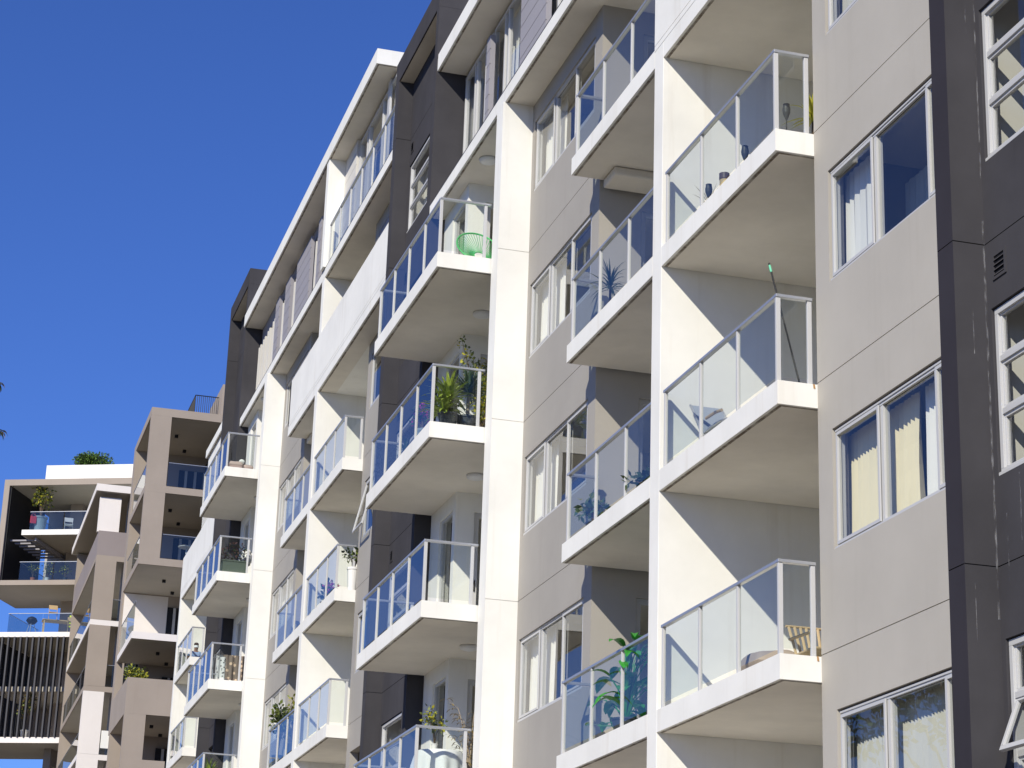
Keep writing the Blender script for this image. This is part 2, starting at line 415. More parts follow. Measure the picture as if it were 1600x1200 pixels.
    m.quad((8.5, 31.8+yo, 0), (8.5, 32.2+yo, 0), (8.5, 32.2+yo, Zb-.002), (8.5, 31.8+yo, Zb-.002)); m.box(9.061, XB, 31.81+yo, 32.2+yo, 0, Zb-.004)
    m.quad((8.5, 32.2+yo, 0), (9.06, 32.2+yo, 0), (9.06, 32.2+yo, Zb-.002), (8.5, 32.2+yo, Zb-.002))
    P(m, 'column', white)
    # ---------------- wide balcony stack beside the tower
    kk = range(0, parak+1)
    for k in kk:
        z = S(k); m = MB(); slab_box(m, 7.57, 32.26+yo, 37.1+yo, z)
        b = P(m, 'balcony', [white, soff, stain])
        if k >= (1 if i == 0 else 2):
            railing(b, z+TH, [((7.62, 36.95+yo), (7.62, 32.33+yo), [0, .25, .5, .755, 1.0]), ((7.62, 32.33+yo), (8.46, 32.33+yo), [0, .93]), ((7.62, 36.95+yo), (8.5, 36.95+yo), [0, 1.0])])
            if k > 1:
                lt = MB(); lt.lathe((8.88, 34.15+yo, z-.075), [(0, -.012), (.09, -.006), (.15, .012), (.165, .04), (.165, .07), (0, .07)], 24); lo = P(lt, 'ceiling_light', base_lamp, smooth=True)
    lt = MB(); lt.lathe((8.88, 34.15+yo, Zb-.075), [(0, -.012), (.09, -.006), (.15, .012), (.165, .04), (.165, .07), (0, .07)], 24); P(lt, 'ceiling_light', base_lamp, smooth=True)
    # bay: glazed face + return wall with door
    m = MB(); relief(m, 'x', 8.83, 35.3+yo, 37.12+yo, 0, Zb, .22, [(35.5+yo, 36.45+yo, S(k)+TH+.12, S(k)+2.72, 0) for k in kk], skip='ab')
    P(m, 'wall', white)
    m = MB(); relief(m, 'y', 35.3+yo, 8.83, XB, 0, Zb, .2, [(9.18, 10.1, S(k)+TH+.02, S(k)+2.66, 0) for k in kk], skip='ab'); P(m, 'wall', white)
    m = MB(); relief(m, 'x', 11.2, 32.2+yo, 35.3+yo, 0, Zb, .1, []); P(m, 'wall', intw)
    for k in kk:
        if k < 1+i: continue
        z = S(k)+TH
        m = MB(); frame_x(m, 8.87, 35.5+yo, 36.45+yo, z+.12, S(k)+2.72, (), (z+.5,) if k < 4 else (), w=.05); o = P(m, 'window', alu, bevel=.003)
        sub(pane_x(8.90, 35.54+yo, 36.41+yo, z+.15, S(k)+2.7), 'pane', wing, o)
        m = MB(); frame_y(m, 35.34+yo, 9.18, 10.1, z+.02, S(k)+2.66, (), w=.1); m.box(9.22, 9.245, 35.32+yo, 35.335+yo, z+.95, z+1.15, 1)
        o = P(m, 'door', [alu, gasket], bevel=.003)
        sub(MB().quad((9.27, 35.39+yo, z+.11), (10.01, 35.39+yo, z+.11), (10.01, 35.39+yo, S(k)+2.57), (9.27, 35.39+yo, S(k)+2.57)), 'pane', wing, o)

def open_sash(parent, X, y0, y1, zt, h, ang):
    # awning sash hinged at its head, swung out
    an = math.radians(ang)
    def rot(mb):
        mb.v = [(X-(zt-z)*math.sin(an)+(x-X)*math.cos(an), y, zt-(zt-z)*math.cos(an)-(x-X)*math.sin(an)) for x, y, z in mb.v]; return mb
    m = MB(); frame_x(m, X, y0, y1, zt-h, zt, w=.045, d=.04); sub(rot(m), 'open_sash', alu, parent, bevel=.003)
    m = pane_x(X+.02, y0+.04, y1-.04, zt-h+.04, zt-.04); sub(rot(m), 'pane', wing, parent)
    m = MB(); m.tube([(X+.02, y0+.05, zt-h*.5), (X-h*math.sin(an)*.9, y0+.03, zt-h*math.cos(an)*.9)], .006, 5); sub(m, 'stay', alu2, parent)

def tower(i):
    yo = L*i; zt = {0: 22.95, 1: 22.95, 2: 26.0}[i]
    zr = zt-.52
    # far pier: outer face (slate) and camera-facing face (charcoal)
    m = MB()
    gz = [S(k)+.285 for k in range(0, 8) if S(k)+.285 < zt-.6]
    relief(m, 'y', 16.0+yo, 8.53, 8.852, 0, zr, .3, [], gz, skip='ab')
    relief(m, 'x', 8.53, 16.0+yo, 16.3+yo, 0, zr, .3, [], gz, mat=1, skip='ab')
    m.quad((8.53, 16.3+yo, 0), (9.2, 16.3+yo, 0), (9.2, 16.3+yo, zr), (8.53, 16.3+yo, zr))
    P(m, 'pier', [dark, navy if i == 0 else dark])
    m = MB()
    relief(m, 'y', 12.45+yo, 8.53, 9.6, 0, zr, .2, [], skip='ab')
    relief(m, 'x', 8.53, 12.45+yo, 12.65+yo, 0, zr, .3, [], skip='ab')
    m.quad((8.53, 12.65+yo, 0), (8.86, 12.65+yo, 0), (8.86, 12.65+yo, zr), (8.53, 12.65+yo, zr))
    P(m, 'pier', dark)
    m = MB(); m.box(8.965, XB, 15.96+yo, 16.29+yo, 0, zr-.01); m.box(8.965, XB, 12.70+yo, 12.8+yo, 0, zr-.01); P(m, 'wall', intw)
    ks = {0: [1, 2, 3, 4], 1: [2, 3, 4, 6], 2: [4, 5, 6]}[i]
    m = MB(); cells = [(14.15+yo, 15.93+yo, 6.86+3*(k-2), 8.42+3*(k-2), 0) for k in range(1, 7)]
    relief(m, 'x', 8.85, 12.65+yo, 16.0+yo, 0, zr, .11, cells, gz); P(m, 'wall', dark)
    m = MB(); m.box(8.53, 12, 12.45+yo, 16.3+yo, zr+.001, zt); m.quad((8.56, 12.48+yo, zr-.002), (8.85, 12.48+yo, zr-.002), (8.85, 16.27+yo, zr-.002), (8.56, 16.27+yo, zr-.002), 1)
    P(m, 'parapet', [dark, soff], bevel=.006)
    for k in ks:
        a, b, z0, z1 = 14.16+yo, 15.92+yo, 6.87+3*(k-2), 8.41+3*(k-2)
        opn = (i == 0 and k == 1)
        m = MB(); frame_x(m, 8.875, a, b, z0, z1, (), (z0+.57, z0+1.06), w=.055, d=.09)
        m.box(8.85, 8.875, a, b, z0-.015, z0+.02)
        for (p, q) in ((z0+.04, z0+.545), (z0+.595, z0+1.035), (z0+1.085, z1-.04)):
            if opn and .5 < p-z0 < 1: continue
            frame_x(m, 8.90, a+.05, b-.05, p, q, w=.032, d=.04)
        o = P(m, 'window', [alu, gasket], bevel=.003)
        gl = MB()
        for (p, q) in ((z0+.06, z0+.53), (z0+.61, z0+1.02), (z0+1.10, z1-.06)):
            if opn and .6 < p-z0 < 1: continue
            gl.quad((8.922, a+.07, p), (8.922, a+.07, q), (8.922, b-.07, q), (8.922, b-.07, p))
        sub(gl, 'pane', wing, o)
        if opn: open_sash(o, 8.90, a+.05, b-.05, z0+1.05, .50, 22)
    for k in {0: [1, 2, 3], 1: [2, 3, 4, 5], 2: [5]}[i]:
        z = S(k)+2.885; m = MB(); frame_x(m, 8.838, 15.62+yo, 15.86+yo, z, z+.25, w=.03, d=.012)
        for q in range(4):
            zz = z+.035+q*.047; m.quad((8.846, 15.65+yo, zz+.020), (8.832, 15.65+yo, zz+.0), (8.832, 15.83+yo, zz+.0), (8.846, 15.83+yo, zz+.020), 0)
        m.quad((8.8475, 15.65+yo, z+.02), (8.8475, 15.65+yo, z+.23), (8.8475, 15.83+yo, z+.23), (8.8475, 15.83+yo, z+.02), 1)
        P(m, 'vent', [dark, gasket])
base_lamp = base('frosted_lamp_cover', (.72, .72, .72), .3)[0]
for i in range(3): tower(i)
for i in range(3): build_module(i)

# sealant run and pale scuffs on the nearest pier, rust spots at rail fixings
efflo = bpy.data.materials.new('pale_runs'); efflo.use_nodes = True
_b = efflo.node_tree.nodes['Principled BSDF']; _b.inputs['Base Color'].default_value = (.30, .30, .32, 1); _b.inputs['Roughness'].default_value = .9
_g = node(efflo.node_tree, 'ShaderNodeNewGeometry'); _n = node(efflo.node_tree, 'ShaderNodeTexNoise'); _n.inputs['Scale'].default_value = 9; _n.inputs['Detail'].default_value = 8
_m = node(efflo.node_tree, 'ShaderNodeMapping'); _m.inputs['Scale'].default_value = (4, 4, .8); efflo.node_tree.links.new(_g.outputs['Position'], _m.inputs[0]); efflo.node_tree.links.new(_m.outputs[0], _n.inputs[0])
_r = node(efflo.node_tree, 'ShaderNodeMapRange'); _r.inputs[1].default_value = .45; _r.inputs[2].default_value = .7; _r.inputs[3].default_value = 0; _r.inputs[4].default_value = .75
efflo.node_tree.links.new(_n.outputs[0], _r.inputs[0]); efflo.node_tree.links.new(_r.outputs[0], _b.inputs['Alpha'])
m = MB()
for (xa, xb, za, zb) in ((8.828, 8.848, 5.6, 9.3), (8.70, 8.708, 8.0, 8.45), (8.62, 8.626, 5.4, 5.9), (8.74, 8.75, 11.2, 11.5), (8.832, 8.847, 9.6, 12.4)):
    m.quad((xa, 15.997, za), (xb, 15.997, za), (xb, 15.997, zb), (xa, 15.997, zb))
for (ya, yb, za, zb) in ((15.55, 15.57, 6.2, 6.8), (15.3, 15.33, 6.3, 6.82), (15.8, 15.81, 5.9, 6.5)):
    m.quad((8.847, ya, za), (8.847, yb, za), (8.847, yb, zb), (8.847, ya, zb))
P(m, 'weather_marks', efflo)
rust = base('rust_run', (.42, .24, .10), .9)[0]
m = MB()
for (y, z) in ((20.133, 9.05), (20.133, 6.05)):
    m.quad((8.99, y, z-.05), (9.012, y, z-.05), (9.005, y, z), (8.985, y, z))
P(m, 'weather_marks', rust)

# ---------------- white bands, penthouse and roofs
def siding(y0, y1, z0, z1, X=8.90, mat=sidg, pitch=.32):
    m = MB(); relief(m, 'x', X, y0, y1, z0, z1, .10, [], [z0+pitch*j for j in range(1, int((z1-z0)/pitch)+1)], gw=.014, gd=.02)
    return m
def band(y0, y1, z, x0=8.53, x1=XB):
    m = MB(); slab_box(m, x0, y0, y1, z, x1); m.box(x0-.004, x0-.001, y0+.01, y1-.01, z+TH-.022, z+TH-.008, 3); return P(m, 'floor_band', [white, soff, stain, gasket])
# near module: band, glazed penthouse, roof
band(16.31, 37.19, S(5))
m = MB(); slab_box(m, 8.55, 16.35, 37.18, 20.96); m.box(8.551, XB, 16.36, 37.17, 20.96+TH+.001, 21.32); P(m, 'roof', [white, soff, stain])
z0, z1 = S(5)+TH, 20.958
m = MB(); relief(m, 'x', 9.2, 16.3, 37.2, z0, z1, .1, [(a, a+1.6, z0+.02, z1-.28, 0) for a in (18., 20.5, 23., 25.2, 27.0, 29.2)]+[(31.5, 34.95, z0+.02, z1-.1, 0), (35.05, 37.1, z0+.02, z1-.1, 0)]); P(m, 'wall', alu2)
for (a, b, ms) in ((31.5, 34.95, (32.6, 33.0, 33.95, 34.2)), (35.05, 37.1, (35.55, 36.2, 36.35)), (27., 28.6, (27.8,)), (29.2, 30.8, (30.,))):
    m = MB(); frame_x(m, 9.12, a, b, z0+.02, z1-.1, ms, w=.06, d=.09); o = P(m, 'window', alu, bevel=.003); sub(pane_x(9.16, a+.04, b-.04, z0+.05, z1-.13), 'pane', wing, o)
P(siding(34.7, 34.95, z0+.03, z1-.35, 8.98), 'shutter', sidg); P(siding(31.0, 32.6, z0+.03, z1-.0, 8.98), 'shutter', sidg); P(siding(28.6, 29.15, z0+.03, z1, 8.98), 'shutter', sidg)
m = MB(); m.box(XB, XB+.2, 12.3, 37.1, 17.78, 22.9); P(m, 'wall', intw)
m = MB(); m.box(9.3, XB, 36.9, 37.1, z0, z1); P(m, 'wall', intw)
# middle module
band(41.06, 61.94, S(6), 8.57)
m = MB(); slab_box(m, 8.47, 43.1, 61.94, 24.0); m.box(8.471, XB, 43.101, 61.93, 24.0+TH+.001, 24.38); P(m, 'roof', [white, soff, stain])
m = MB(); m.box(8.5, 8.98, 48.65, 48.98, S(6)+TH+.001, 23.999); P(m, 'fin_wall', white, bevel=.006)
z0, z1 = S(6)+TH, 23.998
m = MB(); relief(m, 'x', 9.06, 41.06, 61.9, z0, z1, .1, [(41.6, 47.2, z0+.02, z1-.12, 0), (50.6, 51.5, z0+.02, z1-.5, 0), (52.0, 52.9, z0+.02, z1-.5, 0), (55.2, 56.0, z0+.02, z1-.5, 0), (57.0, 57.8, z0+.02, z1-.5, 0), (58.6, 61.5, z0+.02, z1-.5, 0)]); P(m, 'wall', sidg)
m = MB(); frame_x(m, 8.98, 41.6, 47.2, z0+.02, z1-.12, (42.8, 43.0, 44.6, 46.1, 46.3), w=.07, d=.09); m.box(8.95, 9.0, 43.7, 43.95, z0, z1); o = P(m, 'window', alu, bevel=.003); sub(pane_x(9.03, 41.65, 47.15, z0+.05, z1-.2), 'pane', wing, o)
P(siding(47.25, 48.64, z0+.01, z1-.01, 8.92, sidc), 'shutter', sidc)
P(siding(49.0, 50.5, z0+.01, z1-.35, 8.90), 'shutter', sidg)
P(siding(53.0, 55.1, z0+.01, z1-.35, 8.90), 'shutter', sidg)
P(siding(51.55, 51.95, z0+.01, z1-.35, 8.90), 'shutter', sidg)
P(siding(56.05, 56.9, z0+.01, z1-.35, 8.90), 'shutter', sidg)
P(siding(57.85, 58.5, z0+.01, z1-.35, 8.90), 'shutter', sidg)
for y in (50.62, 52.05, 55.25, 57.05, 58.7, 59.6, 60.4, 61.2):
    m = MB(); m.box(8.93, 9.05, y, y+.12, z0+.01, z1-.75); m.box(8.93, 9.05, y+.32, y+.40, z0+.01, z1-.75); P(m, 'shutter', sidc)
m = MB(); m.box(XB, XB+.2, 41, 62, 20.78, 24.0); m.box(9.2, XB, 61.7, 61.9, z0, z1); P(m, 'wall', intw)
bb = MB().box(8.60, 8.64, 41.3, 41.34, z0, z0+.01); 
b = P(bb, 'balcony', white)
railing(b, z0, [((8.62, 48.5), (8.62, 41.1), [0, .165, .33, .5, .665, .83, 1.0])], top=1.1)
# middle module: wall above solid parapet level
m = MB(); relief(m, 'x', 9.05, 41.06, 44.88, S(5)+TH, S(6), .2, [(41.8, 43.8, S(5)+1.2, S(6)-.5, 0)]); P(m, 'wall', sidg)
# far module: louvred top wall, its little roof
m = MB(); slab_box(m, 8.57, 66.0, 69.7, 21.9); P(m, 'roof', [white, soff, stain])
m = MB(); relief(m, 'x', 8.66, 65.81, 69.6, S(5)+TH+.9, 21.88, .1, [], []);
for j in range(26):
    z = S(5)+TH+.95+j*.09
    if z < 21.8: m.box(8.60, 8.66, 65.85, 69.55, z, z+.055)
m2 = MB()
for j in range(34):
    z = S(5)+TH+.5+j*.09
    if z < 21.85: m2.box(8.66, 9.3, 65.83, 65.86, z, z+.06)
P(m, 'louvre_wall', white)

# ================================================================== taupe apartment building beyond (B1)
def P2(mb, name, mats, parent, bevel=0, **k):
    o = mb.build(name, mats, None, bevel, **k); o.parent = parent
    o.matrix_parent_inverse = parent.matrix_basis.inverted() if parent.location.length else Matrix.Identity(4)
    o.matrix_parent_inverse = Matrix.Translation(-Vector(parent.location)); return o
def glassrail(parent, pts, z, h=1.0, name='glass_panel', rail=True):
    for (a, b) in zip(pts[:-1], pts[1:]):
        g = MB(); g.quad((*a, z+.04), (*b, z+.04), (*b, z+h-.02), (*a, z+h-.02)); o = g.build(name, railg2); o.parent = parent
        if parent.parent is None: o.matrix_parent_inverse = Matrix.Translation(-Vector(parent.location))
    m = MB()
    for (a, b) in zip(pts[:-1], pts[1:]): m.tube([(*a, z+h), (*b, z+h)], .018, 6)
    o = m.build('handrail', alu2); o.parent = parent
    if parent.parent is None: o.matrix_parent_inverse = Matrix.Translation(-Vector(parent.location))
railg2 = glass('blue_tinted_railing_glass', (.68, .77, .80), 1.5, .0)
soff2 = varied('taupe_soffit', (.42, .385, .33), amt=.08, streak=0, bump=.05)
T1 = empty('apartment_building', (10, 86.8, 0), 'taupe concrete apartment block with framed balconies and a black rooftop rail', 'building')
ys, ye, x0, x1 = 84.0, 89.5, 7.97, 16.0
lev = [(27.68, 28.02), (24.43, 24.72), (21.40, 21.70), (18.36, 18.64), (15.37, 15.65), (12.32, 12.6), (9.27, 9.55), (6.2, 6.5), (3.2, 3.5)]
for n, (a, b) in enumerate(lev):
    m = MB(); m.box(x0, x1, ys, ye, a, b); m.quad((x0+.05, ys+.05, a-.004), (x1, ys+.05, a-.004), (x1, ye, a-.004), (x0+.05, ye, a-.004), 1)
    col_ = cream if n == 3 else brown
    o = P2(m, 'balcony' if n else 'roof', [col_, soff2], T1)
    for (lx, ly) in ((9.33, 86.5), (9.95, 88.6)):
        if a < 12: continue
        l = MB(); l.box(lx-.07, lx+.07, ly-.07, ly+.07, a-.12, a-.005); P2(l, 'downlight', blackw, T1)
    if n in (1, 2): glassrail(o, [(8.85, ys+.08), (12.2, ys+.08)], b, 1.02); glassrail(o, [(8.02, ye-.2), (8.02, ys+.35)], b, 1.02)
    if n == 3: glassrail(o, [(8.03, ye-.1), (8.03, ys+.08)], b, 1.25)
    if n == 4:
        q = MB(); q.box(x0, x1, ys, ys+.15, b, 16.8); q.box(x0, x0+.15, ys+.151, ye, b, 16.8); sub(q, 'parapet', brown, o)
    if n >= 5:
        q = MB(); q.box(8.8, 9.7, ys+.001, ys+.2, b, b+1.0); sub(q, 'parapet', brown, o)
for (a, b) in ((24.721, 27.679), (21.701, 24.429), (0, 15.369)):
    m = MB(); m.box(x0+.002, 8.81, ys+.002, ys+.30, a, b); P2(m, 'column', brown, T1)
    if a > 1: g = 1
m = MB()
m.box(x0+.003, 8.22, ye, ye+.8, 15.4, 28.0); m.box(8.22, x1, ye, ye+.2, 18.65, 28.0); m.box(x0+.003, 8.9, ye, ye+.3, 0, 15.4)
m.box(8.9, x1, ye+.1, ye+.3, 0, 18.64)
P2(m, 'wall', brown, T1)
m = MB(); m.box(8.05, 9.9, ye-.012, ye-.002, 18.65, 21.35); P2(m, 'wall', cream, T1)
dk = base('dark_interior', (.015, .015, .018), .4)[0]
for (a, b) in ((24.72, 27.0), (21.70, 23.95), (18.64, 20.9), (15.65, 17.9), (12.6, 14.9)):
    m = MB(); m.box(9.9, 12.6, ye-.05, ye-.014, a+.02, b); 
    for xx in (10.15, 10.55, 10.95, 11.4): m.box(xx, xx+.11, ye-.09, ye-.051, a+.03, b-.02, 1)
    P2(m, 'glazed_door', [dk, alu], T1)
    m = MB(); m.box(11.0, 16.0, ys+1.2, ye-.1, a, b+.3); 
    for yy in (85.6, 86.4, 87.3, 88.2): m.box(10.93, 10.999, yy, yy+.12, a, b, 1)
    P2(m, 'window', [dk, alu2], T1)
m = MB(); m.box(11.0, 16, 85.5, 89.4, 28.03, 29.85); P2(m, 'wall', brown, T1)
m = MB()
def rail_bars(m, a, b, z0, z1, n, r=.012):
    for j in range(n+1):
        p = (a[0]+(b[0]-a[0])*j/n, a[1]+(b[1]-a[1])*j/n); m.tube([(*p, z0), (*p, z1)], r, 5)
    m.tube([(*a, z1), (*b, z1)], .022, 6); m.tube([(*a, z0+.08), (*b, z0+.08)], .015, 6)
rail_bars(m, (10.0, 86.5), (11.0, 86.5), 28.03, 29.55, 12); rail_bars(m, (10.0, 86.5), (10.0, 89.3), 28.03, 29.55, 26)
P2(m, 'roof_rail', blackw, T1)

# ================================================================== second taupe building with cream roof (B2)
T2 = empty('apartment_building', (9, 101, 0), 'taupe apartment block with sloping cream roof edge and white panel, between the other two', 'building')
ys, x0, x1, ye = 96.0, 7.2, 12.0, 108.6
m = MB(); m.box(6.92, x1, ys-.05, ye+.6, 27.47, 27.8); m.quad((6.97, ys, 27.465), (x1, ys, 27.465), (x1, ye+.5, 27.465), (6.97, ye+.5, 27.465), 1); P2(m, 'roof', [cream, soff2], T2)
m = MB(); m.box(7.14, 8.12, ys+.25, ys+.5, 25.61, 27.25); P2(m, 'screen_panel', cream, T2)
m = MB(); m.box(x0, 9.2, ys, ys+.2, 24.46, 25.6); m.box(x0, x0+.2, ys+.201, ye, 24.46, 25.6); P2(m, 'parapet', [purp], T2)
for n, a in enumerate((24.46, 21.46, 18.44, 15.40, 12.4, 9.4, 6.4, 3.4)):
    m = MB(); m.box(x0+.002, x1, ys+.002, ye, a-.24, a+.002); m.quad((x0+.05, ys+.05, a-.245), (x1, ys+.05, a-.245), (x1, ye-.05, a-.245), (x0+.05, ye-.05, a-.245), 1)
    o = P2(m, 'balcony', [brown if n in (0, 2) else cream, soff2], T2)
    if n: glassrail(o, [(x0+.04, ye-.3), (x0+.04, ys+.32)], a, 1.0); glassrail(o, [(8.14, ys+.1), (9.2, ys+.1)], a, 1.0)
    c = MB(); hgt = (24.22 if n == 0 else [24.46, 21.46, 18.44, 15.40, 12.4, 9.4, 6.4, 3.4][n-1]-.24) if n else 25.6
    if n:
        c.box(x0+.004, 8.13, ys-.004, ys+.3, a+.003, hgt-.001); P2(c, 'column', brown if n in (1, 2) else cream, T2)
m = MB(); m.box(x0+.003, 7.7, ye, ye+.3, 0, 27.4); m.box(7.7, x1, ye, ye+.2, 0, 27.46); P2(m, 'wall', brown, T2)
m = MB(); m.box(8.52, 8.9, ys+.0, ys+1.5, 0, 27.45); P2(m, 'wall', brown, T2)
m = MB(); m.box(9.6, 12, ys+2, ye-.1, 0, 27.4)
for a in (21.46, 18.44, 15.40, 12.4):
    for yy in (98.5, 100, 101.6, 103.5, 105.2): m.box(9.54, 9.599, yy, yy+.12, a, a+2.5, 1)
    m.box(9.5, 9.58, 98, 106, a+2.45, a+2.75, 2)
P2(m, 'window', [dk, alu2, brown], T2)

# ================================================================== left building, turned (B3)
T3 = empty('apartment_building', (3.24, 112, 0), 'taupe and white apartment block with black slatted screens and rooftop planting, at the far left', 'building', rz=-math.atan2(3.06, 6.4))
def P3(mb, name, mats, parent=T3, **k):
    o = mb.build(name, mats, None, **k); o.parent = parent; return o
UX = 9.5
m = MB(); m.box(0, UX, 0, 7, 31.52, 31.85); m.quad((.3, .05, 31.515), (UX, .05, 31.515), (UX, 6, 31.515), (.3, 6, 31.515), 1); P3(m, 'roof', [brown, soff2])
m = MB(); m.box(2.05, UX, .5, 7, 31.855, 32.75); P3(m, 'roof_parapet', white)
m = MB(); m.box(0, .30, .001, .3, 26.36, 31.519); m.box(-.6, -.25, .002, .3, 16, 26.1); P3(m, 'column', brown)
m = MB(); m.box(1.25, UX, .0, 5, 28.80, 29.08); m.quad((1.3, .05, 28.796), (UX, .05, 28.796), (UX, 5, 28.796), (1.3, 5, 28.796), 1); b1 = P3(m, 'balcony', [white, soff2])
m = MB(); m.box(-1.0, UX, .0, 5.5, 26.10, 26.36); m.quad((-.95, .05, 26.096), (UX, .05, 26.096), (UX, 5.5, 26.096), (-.95, 5.5, 26.096), 1); b2 = P3(m, 'balcony', [brown, soff2])
m = MB(); m.box(-1.0, UX, .0, 5.5, 23.34, 23.60); m.quad((-.95, .05, 23.336), (UX, .05, 23.336), (UX, 5.5, 23.336), (-.95, 5.5, 23.336), 1); b3 = P3(m, 'balcony', [cream, soff2])
m = MB(); m.box(-1.0, UX, .0, 5.5, 17.86, 18.15); m.quad((-.95, .05, 17.856), (UX, .05, 17.856), (UX, 5.5, 17.856), (-.95, 5.5, 17.856), 1); b4 = P3(m, 'balcony', [cream, soff2])
m = MB(); m.box(.4, UX, .3, 5.5, 20.55, 20.80); b5 = P3(m, 'balcony', [soff2])
m = MB(); m.box(2.6, UX, .6, 5.5, 12.4, 12.7); P3(m, 'balcony', cream)
for (b, u0_, z) in ((b1, 1.6, 29.08), (b2, 1.3, 26.36), (b3, 1.0, 23.6)):
    for ua in (u0_, u0_+1.9, u0_+3.8):
        g = MB().quad((ua+.02, .1, z+.03), (ua+1.86, .1, z+.03), (ua+1.86, .1, z+.98), (ua+.02, .1, z+.98)); sub(g, 'glass_panel', railg2, b)
    mm = MB(); mm.tube([(u0_, .1, z+1.0), (u0_+6.5, .1, z+1.0)], .02, 6); mm.tube([(u0_, .1, z+1.0), (u0_, 4.2, z+1.0)], .02, 6); sub(mm, 'handrail', alu2, b)
    g = MB().quad((u0_, .12, z+.03), (u0_, 4.2, z+.03), (u0_, 4.2, z+.98), (u0_, .12, z+.98)); sub(g, 'glass_panel', railg2, b)
# body behind the balconies
m = MB(); m.box(3.4, UX, 4.2, 9, 0, 31.5); P3(m, 'wall', sidg)
m = MB(); m.box(.4, 3.39, 5.51, 5.7, 26.37, 31.5); m.box(2.35, 3.39, 5.0, 5.3, 23.61, 26.09); P3(m, 'wall', soff2)
for z in (29.08, 26.36, 23.6, 18.15, 20.8, 12.7, 15.2):
    m = MB(); m.box(4.6, 5.9, 4.12, 4.19, z, z+2.1); m.box(6.3, 9.4, 4.12, 4.19, z, z+2.1); m.box(5.95, 6.02, 4.1, 4.18, z, z+2.1, 1); m.box(6.5, 6.56, 4.06, 4.115, z, z+2.1, 1); m.box(7.9, 7.96, 4.06, 4.115, z, z+2.1, 1); P3(m, 'glazed_door', [dk, alu2])
    m = MB(); m.lathe((6.1, 1.9, z+2.2), [(0, 0), (.11, .0), (.11, .24), (0, .24)], 12); 
    if z in (29.08, 26.36, 23.6, 18.15): P3(m, 'downlight', blackw)
# black slatted side screen (deep blades) and front blades
m = MB()
for j in range(26):
    v = .15+j*.18; m.box(.32, .36, v, v+.12, 26.37, 31.5)
m.box(.37, .39, .1, 4.9, 26.37, 31.5); P3(m, 'side_screen', blackw)
m = MB()
for j in range(7): m.box(.4, 1.9, .6+j*.62, .72+j*.62, 28.62-.0, 28.70)
m.box(1.9, 1.98, .3, 4.9, 28.55, 28.72); P3(m, 'pergola_beams', sidg)
slate = base('slate_blade', (.055, .053, .06), .45)[0]
m = MB(); m.box(-1.0, 3.4, 5.3, 5.49, 18.16, 23.33); P3(m, 'wall', brown)
for j in range(22):
    u = -.85+j*.335; m = MB(); m.box(u, u+.085, -.10, .10, 18.16, 23.335); P3(m, 'screen_blade', slate)
m = MB()
for j in range(26):
    v = .3+j*.2; m.box(.3, .34, v, v+.12, 18.2, 23.3)
P3(m, 'side_screen', blackw)
m = MB(); m.box(3.0, 3.39, 1.8, 4.2, 0, 17.85); m.box(2.3, 3.0, 3.8, 4.2, 12.0, 31.5); P3(m, 'wall', brown)

# ================================================================== curtains
whc = base('white_blind', (.80, .79, .75), .9)[0]
greyc = base('grey_linen_curtain', (.55, .54, .48), .9)[0]
G1 = 'curtains in the light grey wall'
curtain(9.29, 19.12, 20.03, 7.15, 8.42, creamc, 'cream pleated curtain in the left pane of the middle light grey wall window', amp=.03, step=.085, group=G1)
curtain(9.30, 18.20, 19.04, 7.15, 8.42, creamc, 'cream curtain bunched in the right pane of the middle light grey wall window', amp=.045, step=.10, gather=.10, group=G1)
curtain(9.30, 17.35, 18.08, 7.15, 8.42, whc, 'white curtain edge at the right end of the middle light grey wall window', amp=.05, group=G1)
curtain(9.29, 19.10, 19.93, 4.15, 5.44, greyc, 'grey pleated curtain in the left pane of the lowest light grey wall window', amp=.028, step=.075, group=G1)
curtain(9.29, 17.2, 19.04, 4.15, 5.44, greyc, 'grey pleated curtain in the right pane of the lowest light grey wall window', amp=.028, step=.075, group=G1)
curtain(9.29, 19.15, 19.9, 10.15, 11.44, sheer, 'pale sheer curtain in the left pane of the upper light grey wall window', amp=.03, step=.15, group=G1)
curtain(9.8, 17.4, 19.4, 10.15, 11.25, greyc, 'dim sheer curtain in the right pane of the upper light grey wall window', amp=.03, step=.13, group=G1)
curtain(9.29, 17.5, 19.9, 13.15, 14.44, greyc, 'sheer curtain in the light grey wall window cut by the top edge', amp=.03, step=.13, group=G1)
G2 = 'pale curtains in the windows beside the broad white column'
wn = ['lowest', 'second lowest', 'second highest', 'topmost']
for n, k in enumerate((2, 3, 4, 5)):
    z = 7.12+3*(k-2)
    curtain(9.27, 30.35+.12*(n % 2), 31.77, z+.02, z+1.32, whc, 'white curtain in the %s window right of the broad white column' % wn[n], amp=.035, step=.12, group=G2)
G3 = 'white curtains in the farther narrow bay windows'
for n, k in enumerate((3, 4, 5)):
    z = 7.12+3*(k-2)
    curtain(9.29, 53.3, 56.35, z+.02, z+1.32, whc, 'white blind in the %s window between the narrow white column and small balconies' % ['lowest', 'middle', 'highest'][n], amp=.015, step=.2, group=G3)
G4 = 'curtains in the middle charcoal tower'
for n, k in enumerate((2, 6)):
    z = 6.87+3*(k-2)
    curtain(9.22, 39.6, 40.7, z+.03, z+1.5, whc, 'white frilled curtain behind the %s window of the middle charcoal tower' % ['low', 'high'][n], amp=.035, step=.14, group=G4)
G5 = 'pale curtains in the top floor windows'
